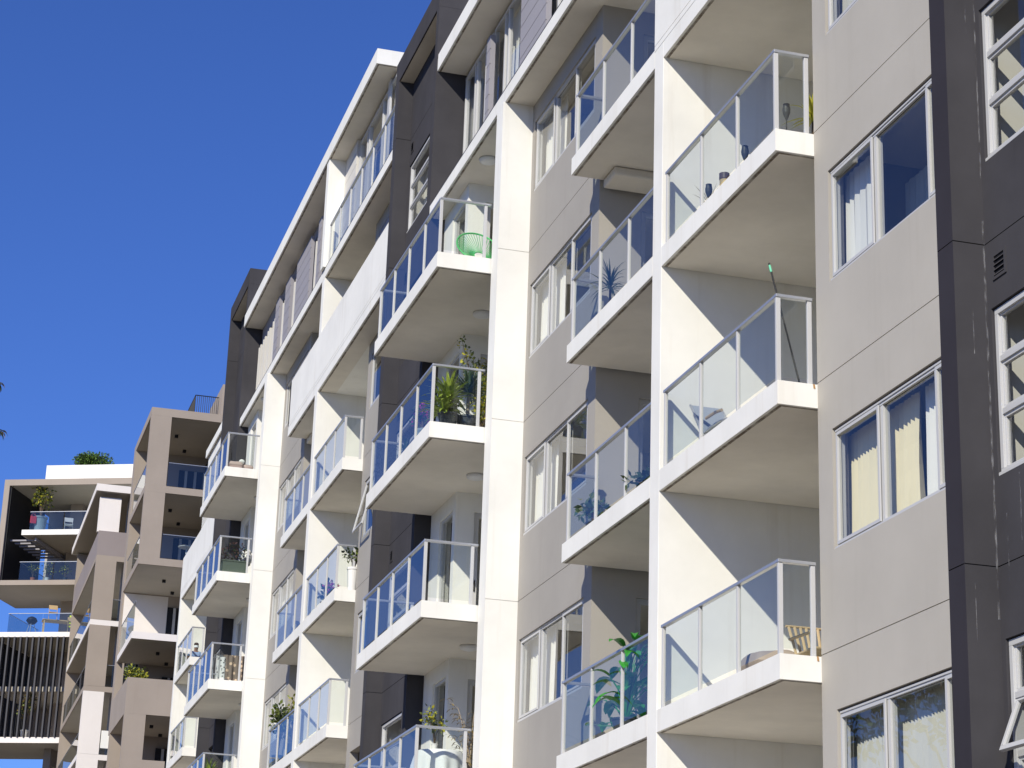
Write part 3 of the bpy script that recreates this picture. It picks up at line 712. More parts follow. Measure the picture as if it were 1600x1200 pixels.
for n, (y, x) in enumerate(((36.55, 9.32), (35.7, 9.32), (34.0, 9.32), (33.1, 9.32))):
    curtain(x, y-.2, y+.25, 18.1, 20.8, sheer, ['pale curtain strip nearest the middle charcoal tower, top floor', 'second pale curtain strip from the middle charcoal tower, top floor', 'pale curtain strip right of the narrow grey shutter, top floor', 'pale curtain strip beside the broad boarded shutter, top floor'][n], amp=.04, step=.12, group=G5)
for n, y in enumerate((46.4, 45.2, 43.4, 42.2)):
    curtain(9.2, y-.3, y+.3, 21.1, 23.7, sheer, '%s pale curtain behind the long top balcony glass left of the middle tower' % ['leftmost', 'second', 'third', 'rightmost'][n], amp=.04, step=.14, group=G5)

# ================================================================== plants and balcony things
lf_y = base('yucca_leaf', (.30, .38, .05), .45)[0]
lf_b = base('blue_green_leaf', (.07, .12, .075), .5)[0]
lf_g = base('glossy_green_leaf', (.035, .24, .03), .3, spec=.5)[0]
lf_o = base('olive_leaf', (.12, .15, .03), .5)[0]
lf_d = base('dark_leaf', (.035, .055, .02), .5)[0]
lf_yel = base('yellow_green_leaf', (.36, .34, .03), .5)[0]
lf_dry = base('dry_frond', (.28, .20, .06), .7)[0]
bark = varied('bark', (.13, .095, .065), amt=.35, streak=.2, rough=.95, bump=.8, bscale=30)
palebark = varied('pale_bark', (.42, .35, .26), amt=.3, streak=.2, rough=.95)
potb = base('dark_grey_pot', (.05, .055, .06), .45)[0]
potw = base('white_ceramic_pot', (.70, .69, .66), .35)[0]
terra = base('terracotta_pot', (.42, .15, .07), .8)[0]
potg = base('pale_blue_grey_pot', (.28, .34, .38), .6)[0]
soil = base('potting_soil', (.03, .022, .015), .95)[0]
pink = base('pink_petals', (.55, .05, .35), .6)[0]
def pot(parent, r, h, mat, r2=None):
    r2 = r2 or r*.75
    m = MB().lathe((0, 0, 0), [(0, .003), (r2, .003), (r*.97, h*.9), (r*1.06, h*.9), (r*1.06, h), (r*.93, h), (r*.91, h*.86), (0, h*.86)], 20)
    sub(m, 'pot', mat, parent, smooth=False)
def yucca(loc, label, pr, ph, pm, trunk, heads, leaf, L_=.5, n=60, w=.045, group='potted plants on the balconies', name='potted_yucca', droop=.9, trm=None, seed=1):
    rnd = random.Random(seed); t = empty(name, loc, label, 'plant', group); pot(t, pr, ph, pm)
    tm = MB(); lm = MB()
    for (hx, hy, hz) in heads:
        tm.tube([(hx*.2, hy*.2, ph*.8), (hx*.7, hy*.7, ph*.8+(hz-ph*.8)*.5), (hx, hy, hz)], [trunk, trunk*.9, trunk*.75], 8)
        for j in range(n):
            az = rnd.uniform(0, 2*math.pi); el = math.radians(rnd.uniform(-10, 85)); ll = L_*rnd.uniform(.6, 1.1)
            lm.blade((hx, hy, hz-rnd.uniform(0, .12)), (math.cos(az)*math.cos(el), math.sin(az)*math.cos(el), math.sin(el)), ll, w*rnd.uniform(.7, 1.1), droop*rnd.uniform(.4, 1.3), 5)
    sub(tm, 'trunk', trm or bark, t, smooth=True); sub(lm, 'leaves', leaf, t); return t
def leafy(mb, c, rad, n, size, rnd, nm=1, shell=.35):
    for _ in range(n):
        while True:
            p = Vector([rnd.uniform(-1, 1) for _ in range(3)])
            if shell < p.length <= 1: break
        q = Vector(c)+Vector((p.x*rad[0], p.y*rad[1], p.z*rad[2])); d = (p+Vector([rnd.uniform(-.8, .8) for _ in range(3)])).normalized()
        s_ = size*rnd.uniform(.6, 1.3); side = d.cross(Vector((rnd.uniform(-1, 1), rnd.uniform(-1, 1), rnd.uniform(-1, 1))))
        if side.length < 1e-3: continue
        side.normalize(); a = q; b = q+d*s_*.5+side*s_*.28; c2 = q+d*s_; e = q+d*s_*.5-side*s_*.28
        mb.quad(a, b, c2, e, rnd.randrange(nm))
def bush(loc, label, rad, n, size, mats, pr, ph, pm, name='potted_shrub', cat='plant', group='potted plants on the balconies', stem=.15, seed=2, clumps=6, r=.02):
    rnd = random.Random(seed); t = empty(name, loc, label, cat, group); pot(t, pr, ph, pm); st = MB(); lv = MB()
    for c in range(clumps):
        cc = (rnd.uniform(-.6, .6)*rad[0], rnd.uniform(-.6, .6)*rad[1], ph+stem+rad[2]*rnd.uniform(.5, 1.5))
        st.tube([(0, 0, ph*.8), (cc[0]*.3, cc[1]*.3, (ph+cc[2])/2), cc], [r, r*.7, r*.3], 6)
        leafy(lv, cc, tuple(q*.55 for q in rad), n//clumps, size, rnd, len(mats), shell=.2)
    sub(st, 'stem', bark, t); sub(lv, 'leaves', mats, t); return t
# near block, wide balconies beside the broad white column
yucca((7.99, 32.72, 12.05), 'yellow-green yucca in a dark pot at the corner of the broad balcony', .17, .30, potb, .04, [(0, 0, .62), (-.05, .05, .42)], lf_y, .50, 95, .060, seed=3)
yucca((8.34, 32.78, 12.05), 'blue-green spiky yucca on a bare pale stem, right of the yellow-green yucca', .19, .30, potb, .035, [(0, 0, .80)], lf_b, .50, 150, .034, droop=.5, trm=palebark, seed=4)
rnd = random.Random(9); t = empty('potted_shrub', (8.85, 33.7, 12.05), 'tall yellow-leaved shrub reaching the soffit beside the broad white column', 'plant', 'potted plants on the balconies'); pot(t, .16, .3, potb)
st = MB(); lv = MB()
for (tx, ty, tz) in ((-.45, -.1, 1.95), (-.1, .1, 1.75), (.1, 0, 1.6), (-.25, 0, 1.35), (.05, -.2, 1.3), (-.02, .1, 1.0)):
    pts = [(0, 0, .25), (tx*.3, ty*.3, tz*.5), (tx*.8, ty*.8, tz*.85), (tx, ty, tz)]; st.tube(pts, [.015, .011, .007, .003], 6)
    for j in range(10):
        q = Vector(pts[1]).lerp(Vector(pts[3]), j/9); leafy(lv, q, (.12, .12, .10), 14, .075, rnd, 2, .1)
sub(st, 'stem', bark, t); sub(lv, 'leaves', [lf_yel, lf_o], t)
bush((7.95, 34.35, 12.05), 'small pink-flowering plant behind the glass left of the yuccas', (.22, .22, .22), 240, .07, [lf_b, lf_d, pink], .12, .5, potg, stem=.05, seed=12)
yucca((7.95, 35.6, 12.05), 'low spiky plant behind the third glass panel left of the yuccas', .15, .25, potb, .03, [(0, 0, .45)], lf_b, .42, 45, .04, seed=14)
# green string chair
cg = base('green_cord', (.09, .46, .15), .45)[0]
t = empty('string_chair', (8.60, 33.55, 15.19), 'round green string chair on the topmost wide balcony', 'chair', 'chairs on the balconies')
rg = MB(); cr = MB(); lg = MB(); N = 44
def ringp(a, cx=0, cz=.58, rx=.38, rz=.37, tilt=.28, yy=0): x = math.cos(a)*rx; z = math.sin(a)*rz; return Vector((cx+x, yy+math.sin(a)*tilt, cz+z))
def inner(a): return Vector((math.cos(a)*.10, -.14+math.sin(a)*.05, .36+math.sin(a)*.09))
P_ = [ringp(2*math.pi*j/48) for j in range(49)]; rg.tube(P_, .016, 8, cap=False)
P_ = [inner(2*math.pi*j/24) for j in range(25)]; rg.tube(P_, .010, 6, cap=False)
for j in range(N):
    a = 2*math.pi*(j+.5)/N; q = ringp(a); e = inner(a); mid = (q+e)/2+Vector((0, -.05, -.03)); cr.tube([q, mid, e], .006, 4, cap=False)
for a in (.25, .75, 1.25, 1.75):
    q = ringp(a*math.pi); q.z = max(q.z, .22); lg.tube([Vector((q.x*.75, -.05, .30)), Vector((q.x*.9, (-.28 if a < 1 else .28), -.135))], .011, 6)
sub(rg, 'frame', cg, t, smooth=True); sub(cr, 'cord_seat', cg, t); sub(lg, 'leg', cg, t)
bush((9.02, 33.2, 15.05), 'dark leafy plant half hidden behind the broad white column beside the green chair', (.2, .2, .28), 220, .08, [lf_d, lf_o], .13, .28, potb, seed=22)
# table with white cloth on the lowest wide balcony
t = empty('round_table', (8.18, 33.1, 6.05), 'small round table under a white cloth on the lowest wide balcony', 'table')
m = MB().lathe((0, 0, .70), [(0, 0), (.36, 0), (.37, .015), (.36, .03), (0, .03)], 28); sub(m, 'table_top', alu, t)
m = MB().tube([(0, 0, 0), (0, 0, .70)], .03, 8); m.lathe((0, 0, 0), [(.2, 0), (.2, .02), (.03, .05)], 16); sub(m, 'leg', alu2, t)
m = MB(); n0 = 72; rows = [(0, .742), (.36, .742), (.385, .725), (.40, .64), (.42, .52), (.43, .42)]
for j, (r, z) in enumerate(rows):
    for k in range(n0):
        a = 2*math.pi*k/n0; wv = max(0, (j-2)/3)*(.030*math.sin(a*11+.8)+.022*math.sin(a*7)); sq = max(0, (j-2)/3)*.05*abs(math.sin(a*2))
        m.v.append(((r+wv)*math.cos(a), (r+wv)*math.sin(a), z-sq*.9))
for j in range(len(rows)-1):
    for k in range(n0): k2 = (k+1) % n0; m.f.append((j*n0+k, j*n0+k2, (j+1)*n0+k2, (j+1)*n0+k)); m.m.append(0)
o = m.build('tablecloth', base('white_cotton', (.80, .80, .80), .9)[0], smooth=True); o.location = (8.18, 33.1, 6.05); tag(o, 'white cloth hanging in folds over the round balcony table', 'tablecloth')
bush((8.07, 33.0, 6.80), 'leafy plant in a small white pot standing on the white-clothed table', (.20, .18, .26), 160, .07, [lf_o, lf_d, lf_yel], .055, .10, potw, seed=31, stem=.1, clumps=5, r=.008)
t = empty('potted_bamboo', (8.72, 33.2, 6.05), 'yellow bamboo in a terracotta pot beside the broad white column', 'plant', 'potted plants on the balconies'); pot(t, .17, .36, terra)
st = MB(); lv = MB(); rnd = random.Random(5)
for (tx, ty, tz) in ((-.42, .0, 1.62), (-.2, .1, 1.4), (.05, -.05, 1.5), (-.12, -.1, 1.15), (.1, .1, 1.2), (-.3, .05, 1.05)):
    pts = [(0, 0, .3), (tx*.15, ty*.2, tz*.6), (tx*.55, ty*.6, tz*.92), (tx, ty, tz)]; st.tube(pts, [.010, .009, .006, .002], 6)
    for j in range(9):
        q = Vector(pts[1]).lerp(Vector(pts[3]), j/8)
        for _ in range(3):
            a = rnd.uniform(0, 6.28); lv.blade(q, (math.cos(a), math.sin(a), rnd.uniform(-.2, .5)), rnd.uniform(.12, .2), .022, 1.3, 3)
sub(st, 'stem', palebark, t); sub(lv, 'leaves', lf_dry, t)
# narrow balconies beyond the fin
yucca((8.86, 26.85, 12.05), 'thin spidery dracaena behind the glass of the upper narrow balcony', .12, .22, potb, .022, [(0, 0, .62)], lf_b, .42, 60, .022, droop=1.6, seed=41)
bush((8.85, 27.35, 9.05), 'small sprawling succulent behind the glass of the middle narrow balcony', (.20, .3, .16), 110, .12, [lf_b, lf_o], .12, .2, potb, seed=42, stem=.08)
bush((8.85, 25.2, 9.05), 'low grassy plant near the fin on the middle narrow balcony', (.2, .35, .10), 110, .10, [lf_b, lf_d], .12, .15, potb, seed=43, stem=.03)
t = empty('potted_banana_plant', (8.86, 25.9, 6.05), 'large glossy broad-leaved plant filling the lower narrow balcony', 'plant', 'potted plants on the balconies'); pot(t, .18, .22, potb)
st = MB(); lv = MB(); rnd = random.Random(8)
for j in range(48):
    a = rnd.uniform(0, 6.28); rr = rnd.uniform(.1, .8); hx = math.cos(a)*rr*.28; hy = math.sin(a)*rr*1.15; hz = rnd.uniform(.3, 1.15)*(1-.25*(hy > .3))
    st.tube([(0, 0, .15), (hx*.5, hy*.5, hz*.8), (hx, hy, hz)], [.012, .009, .006], 5)
    lv.blade((hx, hy, hz), (math.cos(a)*.5, math.sin(a), rnd.uniform(-.1, .4)), rnd.uniform(.24, .46), rnd.uniform(.10, .18), rnd.uniform(.6, 1.8), 6, fold=.25)
sub(st, 'stem', lf_g, t); sub(lv, 'leaves', lf_g, t)
# front balconies of the nearest stack
def torch(loc, label, h=.68):
    t = empty('garden_torch', loc, label, 'garden torch', 'garden torches on the top balcony'); t.scale = (.8, .8, .96)
    m = MB().tube([(0, 0, 0), (.005, .01, h-.2)], .010, 8); m.lathe((0, 0, 0), [(0, 0), (.05, 0), (.05, .012), (.01, .03)], 12); sub(m, 'stem', blackw, t)
    m = MB().lathe((.005, .01, h-.22), [(.008, 0), (.03, .04), (.055, .10), (.06, .15), (.048, .20), (.05, .215), (.0, .22)], 16); sub(m, 'lamp_head', potb, t)
torch((8.95, 23.2, 12.05), 'black garden torch left of the candle jar on the top near balcony')
torch((8.95, 21.98, 12.05), 'black garden torch right of the candle jar behind the glass')
torch((8.97, 20.75, 12.05), 'black garden torch at the near corner, seen through the end glass')
t = empty('candle_jar', (8.95, 22.66, 12.05), 'tan candle jar with a dark rim between two black garden torches', 'jar')
m = MB().lathe((0, 0, 0), [(0, 0), (.055, 0), (.060, .02), (.060, .48), (.0, .48)], 20); sub(m, 'jar', base('tan_wax', (.50, .38, .20), .5)[0], t)
m = MB().lathe((0, 0, .48), [(.062, 0), (.066, .01), (.066, .085), (.058, .085), (.058, .01)], 20); sub(m, 'rim', base('dark_bronze', (.10, .07, .06), .4)[0], t)
yucca((9.05, 23.45, 12.05), 'thin wiry plant beside the first black garden torch', .09, .16, potb, .010, [(0, 0, .5)], lf_dry, .35, 22, .010, droop=.6, seed=51)
yucca((9.55, 21.3, 12.05), 'yellow-leaved plant beside the light grey wall on the top near balcony', .14, .3, potb, .02, [(0, 0, .85)], lf_yel, .38, 40, .05, seed=52)
# pole leaning on the middle balcony
t = empty('leaning_broom', (8.97, 20.42, 9.05), 'black broom handle with a mint green band leaning on the middle near balcony rail', 'broom')
a, b = Vector((0, 0, .02)), Vector((-.26, .26, 1.58))
m = MB().tube([a, a.lerp(b, .93)], .011, 8); m.tube([a.lerp(b, .985), b], .013, 8); m.box(-.13, .13, -.02, .03, 0, .03); sub(m, 'handle', blackw, t)
m = MB().tube([a.lerp(b, .93), a.lerp(b, .985)], .0135, 8); sub(m, 'grip_band', base('mint_tape', (.16, .62, .38), .5)[0], t)
# folding lounge chair
fab = base('slate_sling_fabric', (.30, .33, .38), .8)[0]; wood = varied('pale_wood', (.55, .40, .22), amt=.2, streak=.1)
t = empty('lounge_chair', (9.15, 23.0, 9.05), 'reclined sling lounge chair behind the glass of the middle near balcony', 'chair', 'chairs on the balconies')
sl_ = MB(); 
prof = [(1.0, 1.02), (.80, .82), (.58, .55), (.40, .42), (.1, .44), (-.3, .42), (-.62, .36)]
for j in range(len(prof)-1):
    (ya, za), (yb, zb) = prof[j], prof[j+1]; sl_.box(-.26, .26, min(ya, yb), max(ya, yb), 0, 0) if 0 else sl_.quad((-.26, ya, za), (.26, ya, za), (.26, yb, zb), (-.26, yb, zb))
sub(sl_, 'sling', fab, t)
for sx in (-.28, .28):
    m = MB().tube([(sx, y, z) for y, z in prof], .018, 8); sub(m, 'frame', alu2, t, smooth=True)
    m = MB().tube([(sx, .30, .62), (sx, -.1, .60), (sx, -.35, .56)], .024, 8); sub(m, 'armrest', wood, t)
    m = MB().tube([(sx, .55, .5), (sx, -.25, 0)], .014, 6); m.tube([(sx, -.45, .4), (sx, .45, 0)], .014, 6); sub(m, 'leg', alu2, t)
t.scale = (.75, .80, .85)
# wicker chair and cushion on the lowest near balcony
wick = varied('wicker_weave', (.52, .40, .24), amt=.3, streak=.1, bump=.9, bscale=60)
t = empty('wicker_chair', (9.50, 21.05, 6.05), 'tan slatted armchair at the near corner of the lowest near balcony', 'chair', 'chairs on the balconies')
m = MB(); m.box(-.26, .26, -.25, .27, .34, .38); sub(m, 'seat', wick, t, bevel=.01)
m = MB()
for j in range(9): m.tube([(-.24+j*.06, .25, .38), (-.28+j*.07, .36, .86)], .017, 6)
m.tube([(-.31, .37, .87), (.31, .37, .87)], .022, 8); sub(m, 'backrest', wick, t)
for sx in (-.28, .28):
    m = MB().tube([(sx, .32, .64), (sx, -.28, .60)], .024, 8); m.tube([(sx, -.26, .36), (sx, -.27, .6)], .016, 6); sub(m, 'armrest', wick, t)
    for sy in (-.24, .26): sub(MB().tube([(sx*.9, sy, .36), (sx*.95, sy*1.1, 0)], [.022, .016], 8), 'leg', bark, t)
t.scale = (1, 1, .68)
def cushion(loc, label, sx, sy, sz, mat, seed=1, name='cushion', group=None):
    rnd = random.Random(seed); bm = bmesh.new(); bmesh.ops.create_grid(bm, x_segments=12, y_segments=12, size=1)
    me = bpy.data.meshes.new(name); m = MB(); N = 14
    for s_ in (1, -1):
        n0 = len(m.v)
        for a in range(N+1):
            for b in range(N+1):
                x = a/N*2-1; y = b/N*2-1; h = max(0, (1-x**4)*(1-y**4))**.5
                wr = .12*math.sin(3.1*x+seed)*math.sin(2.7*y+seed*2)
                m.v.append((x*sx*(1-.05*abs(y)), y*sy*(1-.05*abs(x)), sz*(.5+s_*(.5*h)*(1+wr))))
        for a in range(N):
            for b in range(N): i0 = n0+a*(N+1)+b; m.f.append((i0, i0+1, i0+N+2, i0+N+1)); m.m.append(0)
    bm.free(); o = m.build(name, mat, smooth=True); o.location = loc; tag(o, label, 'cushion', group); return o
bei = base('beige_fabric', (.42, .34, .28), .9)[0]
cushion((9.08, 21.6, 6.05), 'beige floor cushion left of the tan slatted armchair', .30, .34, .32, bei, 3)
# farther wide balconies
pk = base('dusty_pink_fabric', (.55, .42, .38), .9)[0]
cushion((7.86, 57.35, 18.05), 'crumpled dusty pink cushion on the highest farther wide balcony', .24, .25, .24, pk, 5, group='pink cushions')
cushion((8.25, 57.4, 18.05), 'smaller dusty pink cushion beside the broad white wall', .15, .22, .19, pk, 7, group='pink cushions')
cushion((8.06, 57.3, 18.22), 'small pale cushion lying between the two pink cushions', .08, .12, .14, whc, 8, group='pink cushions')
t = empty('planter_box', (8.08, 57.35, 15.05), 'long grey-green planter box with dark plants on the second farther wide balcony', 'planter')
m = MB(); m.box(-.36, .36, -.2, .2, 0, .36); m.box(-.38, .38, -.22, .22, .33, .37); sub(m, 'box', base('grey_green_planter', (.10, .125, .10), .7)[0], t, bevel=.008)
lv = MB(); rnd = random.Random(3)
for c in range(6): leafy(lv, (-.28+c*.1, 0, .5+.18*math.sin(c*2)**2+(c == 2)*.2), (.14, .14, .22), 60, .07, rnd, 2, .1)
sub(lv, 'leaves', [lf_d, base('plum_leaf', (.09, .035, .035), .6)[0]], t)
t = empty('ornamental_jar', (8.47, 57.75, 15.05), 'white ornamental jar on a stand right of the long planter box', 'jar')
m = MB().lathe((0, 0, .42), [(0, 0), (.09, .0), (.17, .10), (.16, .24), (.11, .32), (.14, .37), (.10, .37), (0, .34)], 18); sub(m, 'jar', potw, t, smooth=True)
m = MB().lathe((0, 0, 0), [(0, 0), (.14, 0), (.12, .04), (.05, .08), (.05, .36), (.12, .42), (0, .42)], 14); sub(m, 'stand', potb, t)
# drying rack with patterned cloths
def pattern(name, c1, c2, sc_):
    m, nt, b = base(name, c1, .9); g = node(nt, 'ShaderNodeNewGeometry'); v = node(nt, 'ShaderNodeTexVoronoi'); v.inputs['Scale'].default_value = sc_
    nt.links.new(g.outputs['Position'], v.inputs[0]); r = node(nt, 'ShaderNodeValToRGB'); r.color_ramp.elements[0].color = (*c2, 1); r.color_ramp.elements[1].color = (*c1, 1)
    r.color_ramp.elements[0].position = .28; r.color_ramp.elements[1].position = .34; nt.links.new(v.outputs['Distance'], r.inputs[0]); nt.links.new(r.outputs[0], b.inputs['Base Color']); return m
t = empty('drying_rack', (8.15, 57.5, 12.05), 'folding drying rack with cloths on the third farther wide balcony', 'drying rack')
m = MB()
for sx in (-.42, .42): m.tube([(sx, -.2, 0), (sx, .2, .72)], .012, 6); m.tube([(sx, .2, 0), (sx, -.2, .72)], .012, 6)
for yy in (-.2, 0, .2): m.tube([(-.42, yy, .72), (.42, yy, .72)], .008, 6)
sub(m, 'frame', alu2, t)
def cloth(loc, w_, h, mat, label, seed, name='hanging_cloth'):
    m = MB(); n = 30; rows = 8
    for j in range(rows+1):
        for k in range(n+1):
            x = -w_/2+w_*k/n; m.v.append((x, .035*math.sin(x*19+seed)*(j/rows)+.02*math.sin(x*43+seed), -h*j/rows*(1+.03*math.sin(x*9+seed))))
    for j in range(rows):
        for k in range(n): i0 = j*(n+1)+k; m.f.append((i0, i0+1, i0+n+2, i0+n+1)); m.m.append(0)
    o = m.build(name, mat, smooth=True); o.location = loc; tag(o, label, 'cloth', 'cloths on the drying rack'); return o
cloth((8.27, 57.27, 12.79), .62, .68, pattern('brown_floral_cloth', (.22, .17, .14), (.68, .50, .36), 7.5), 'brown floral cloth hanging on the folding drying rack', 1)
cloth((7.92, 57.25, 12.72), .22, .66, pattern('white_black_cloth', (.68, .68, .68), (.05, .05, .05), 14), 'white and black patterned cloth at the left of the brown floral cloth', 2)
yucca((7.86, 57.5, 9.05), 'yellow-green spiky plant on the lowest farther wide balcony', .15, .3, potb, .03, [(0, 0, .62)], lf_y, .42, 45, .05, seed=61)
# farther narrow and recessed balconies
t = bush((8.98, 45.0, 12.05), 'leafy trailing plant in a tall white pot on the middle recessed balcony', (.30, .28, .20), 260, .09, [lf_o, lf_d], .13, .52, potw, seed=62, stem=.02)
bush((8.80, 46.5, 12.05), 'small plant with pink flowers behind the middle recessed balcony glass', (.14, .25, .14), 130, .07, [lf_b, pink, pink], .09, .22, potb, seed=63, stem=.04)
bush((8.85, 47.5, 12.05), 'blue-green spiky plant left of the pink flowers on the recessed balcony', (.15, .3, .22), 130, .12, [lf_b, lf_d], .1, .25, potb, seed=64, stem=.05)
bush((8.78, 52.2, 9.05), 'green plant rising above the rail of the lowest narrow farther balcony', (.28, .5, .42), 420, .12, [lf_o, lf_d], .14, .35, potb, seed=65, stem=.45, clumps=9)
bush((8.80, 50.2, 9.05), 'olive plant beside the white fin on the lowest narrow farther balcony', (.18, .3, .5), 220, .10, [lf_o, lf_yel], .14, .35, potb, seed=66, stem=.45)

# ------------------------------------------------------------------ person on the far small balcony
skin = base('skin', (.24, .13, .09), .55)[0]; shirt = base('pale_blue_shirt', (.25, .36, .60), .85)[0]; hairm = base('dark_hair', (.035, .02, .015), .6)[0]; trou = base('dark_trousers', (.03, .035, .05), .8)[0]; maskm = base('white_face_mask', (.7, .75, .8), .8)[0]
def skinbody(name, verts, edges, mat, parent=None, sub_=2):
    me = bpy.data.meshes.new(name); me.from_pydata([v[:3] for v in verts], edges, []); me.materials.append(mat)
    o = bpy.data.objects.new(name, me); COL.objects.link(o); 
    if parent: o.parent = parent
    md = o.modifiers.new('skin', 'SKIN'); md.use_smooth_shade = True
    for i, v in enumerate(verts): me.skin_vertices[0].data[i].radius = (v[3], v[4] if len(v) > 4 else v[3])
    me.skin_vertices[0].data[0].use_root = True
    s = o.modifiers.new('sub', 'SUBSURF'); s.levels = s.render_levels = sub_; return o
per = empty('person', (9.08, 72.3, 15.05), 'person in pale blue shirt and white mask sitting on the far small balcony', 'person')
V = [(0, 0, .22, .15, .12), (0, -.02, .36, .15, .11), (0, -.06, .52, .17, .12), (0, -.10, .62, .12, .10), (0, -.12, .70, .055), (0, -.14, .80, .085, .10), (0, -.15, .90, .08, .095),
     (-.19, -.09, .60, .06), (-.27, -.20, .42, .048), (-.12, -.36, .38, .038), (-.05, -.40, .39, .03),
     (.19, -.09, .60, .06), (.27, -.20, .42, .048), (.12, -.36, .38, .038), (.05, -.40, .39, .03),
     (-.10, -.04, .20, .09), (-.12, -.45, .30, .07), (-.12, -.50, .05, .05), (-.12, -.62, .04, .04),
     (.10, -.04, .20, .09), (.12, -.45, .30, .07), (.12, -.50, .05, .05), (.12, -.62, .04, .04)]
Ed = [(0, 1), (1, 2), (2, 3), (3, 4), (4, 5), (5, 6), (3, 7), (7, 8), (8, 9), (9, 10), (3, 11), (11, 12), (12, 13), (13, 14), (0, 15), (15, 16), (16, 17), (17, 18), (0, 19), (19, 20), (20, 21), (21, 22)]
skinbody('body', V, Ed, skin, per)
skinbody('shirt', [(0, 0, .24, .165, .135), (0, -.02, .36, .165, .125), (0, -.06, .52, .185, .135), (0, -.10, .625, .12, .11), (-.19, -.09, .60, .075), (-.26, -.18, .45, .062), (.19, -.09, .60, .075), (.26, -.18, .45, .062)], [(0, 1), (1, 2), (2, 3), (3, 4), (4, 5), (3, 6), (6, 7)], shirt, per)
skinbody('trousers', [(0, 0, .21, .15, .12), (-.10, -.04, .20, .105), (-.12, -.45, .30, .082), (-.12, -.50, .12, .062), (.10, -.04, .20, .105), (.12, -.45, .30, .082), (.12, -.50, .12, .062)], [(0, 1), (1, 2), (2, 3), (0, 4), (4, 5), (5, 6)], trou, per)
skinbody('hair', [(0, -.09, .84, .07), (0, -.11, .93, .095, .10), (0, -.15, .97, .08)], [(0, 1), (1, 2)], hairm, per)
m = MB()
for j in range(7):
    a0 = -1.1+j*.315; a1 = a0+.315; m.quad((.088*math.sin(a0), -.14-.108*math.cos(a0), .80), (.088*math.sin(a1), -.14-.108*math.cos(a1), .80), (.09*math.sin(a1), -.14-.112*math.cos(a1), .87), (.09*math.sin(a0), -.14-.112*math.cos(a0), .87))
sub(m, 'face_mask', maskm, per)
for sx in (-.032, .032):
    m = MB().lathe((sx, -.247, .895), [(0, -.008), (.008, 0), (0, .008)], 8); sub(m, 'eye', blackw, per)
m = MB().box(-.25, .25, -.2, .2, 0, .10); o = m.build('low_stool', wood, bevel=.01); o.location = (9.08, 72.35, 15.051); tag(o, 'low wooden stool under the seated person', 'stool')

# ------------------------------------------------------------------ things on the taupe buildings
t = empty('cafe_table', (9.95, 84.75, 21.70), 'round white table behind glass on the taupe block, middle level', 'table')
m = MB().lathe((0, 0, .72), [(0, 0), (.34, 0), (.36, .03), (0, .045)], 24); sub(m, 'table_top', potw, t)
m = MB().tube([(0, 0, 0), (0, 0, .72)], .035, 8); m.lathe((0, 0, 0), [(.22, 0), (.2, .02), (.03, .06)], 14); sub(m, 'leg', potw, t)
bush((10.55, 84.4, 21.70), 'green shrub at the right of the round white table', (.3, .3, .35), 260, .12, [lf_o, lf_d], .15, .3, potb, seed=71)
bush((8.35, 84.7, 15.66), 'yellow-green shrub rising over the taupe solid parapet', (.42, .4, .45), 520, .12, [lf_yel, lf_o, lf_o], .2, .5, potb, seed=72, stem=.35, clumps=9)
t = empty('hanging_towel', (8.5, 96.2, 15.45), 'white towel over the rail beside the cream panel building', 'towel')
m = MB(); m.box(-.33, .3, -.16, -.13, .25, 1.02); m.box(-.33, .3, -.16, .0, 1.02, 1.04); sub(m, 'towel', whc, t, bevel=.01)
def W3(u, v, z):
    a = T3.rotation_euler.z; return (3.24+u*math.cos(a)-v*math.sin(a), 112+u*math.sin(a)+v*math.cos(a), z)
bush(W3(1.95, .65, 29.08), 'potted tree with sparse yellow leaves on the highest left balcony', (.55, .5, .62), 420, .16, [lf_yel, lf_o, lf_d], .36, .85, potg, name='potted_tree', seed=81, stem=.55, clumps=9)
m = MB().box(-.16, .16, -.05, .05, 0, .38); m.tube([(-.1, 0, .38), (-.08, 0, .5), (.08, 0, .5), (.1, 0, .38)], .015, 6); o = m.build('shopping_bag', base('red_plastic', (.55, .04, .05), .5)[0], bevel=.01); o.location = W3(1.72, .25, 29.5); tag(o, 'small red bag hanging in front of the pale planter at the left', 'bag')
def wirechair(loc, label, mat, rz=0, group='chairs on the far left balconies', name='folding_chair'):
    t = empty(name, loc, label, 'chair', group, rz)
    m = MB().box(-.22, .22, -.2, .2, .43, .46); sub(m, 'seat', mat, t, bevel=.01)
    m = MB(); m.tube([(-.2, .2, .46), (-.22, .27, .9)], .014, 6); m.tube([(.2, .2, .46), (.22, .27, .9)], .014, 6); m.box(-.22, .22, .25, .275, .68, .9); sub(m, 'backrest', mat, t)
    m = MB()
    for sx in (-.21, .21): m.tube([(sx, -.22, 0), (sx, .2, .46)], .013, 6); m.tube([(sx, .25, 0), (sx, -.18, .46)], .013, 6)
    sub(m, 'leg', mat, t); return t
turq = base('turquoise_paint', (.10, .55, .50), .5)[0]
wirechair(W3(5.35, .7, 26.36), 'turquoise folding chair behind the glass on the second left balcony', turq)
wirechair(W3(3.5, .8, 29.08), 'pale wire chair beside the planter on the highest left balcony', alu)
t = empty('wooden_table', W3(3.5, .9, 23.6), 'pale wooden table with a chair upturned on it, third left balcony', 'table')
m = MB().box(-.9, .9, -.4, .4, .70, .75); sub(m, 'table_top', wood, t, bevel=.01)
for sx in (-.8, .8):
    for sy in (-.33, .33): sub(MB().box(sx-.035, sx+.035, sy-.035, sy+.035, 0, .70), 'leg', wood, t)
t = wirechair(W3(3.1, .9, 24.36), 'wooden chair standing on top of the pale wooden table', wood, name='wooden_chair')
t = wirechair(W3(4.4, .4, 23.6), 'wooden chair with a yellow jacket draped over its back', wood, name='wooden_chair')
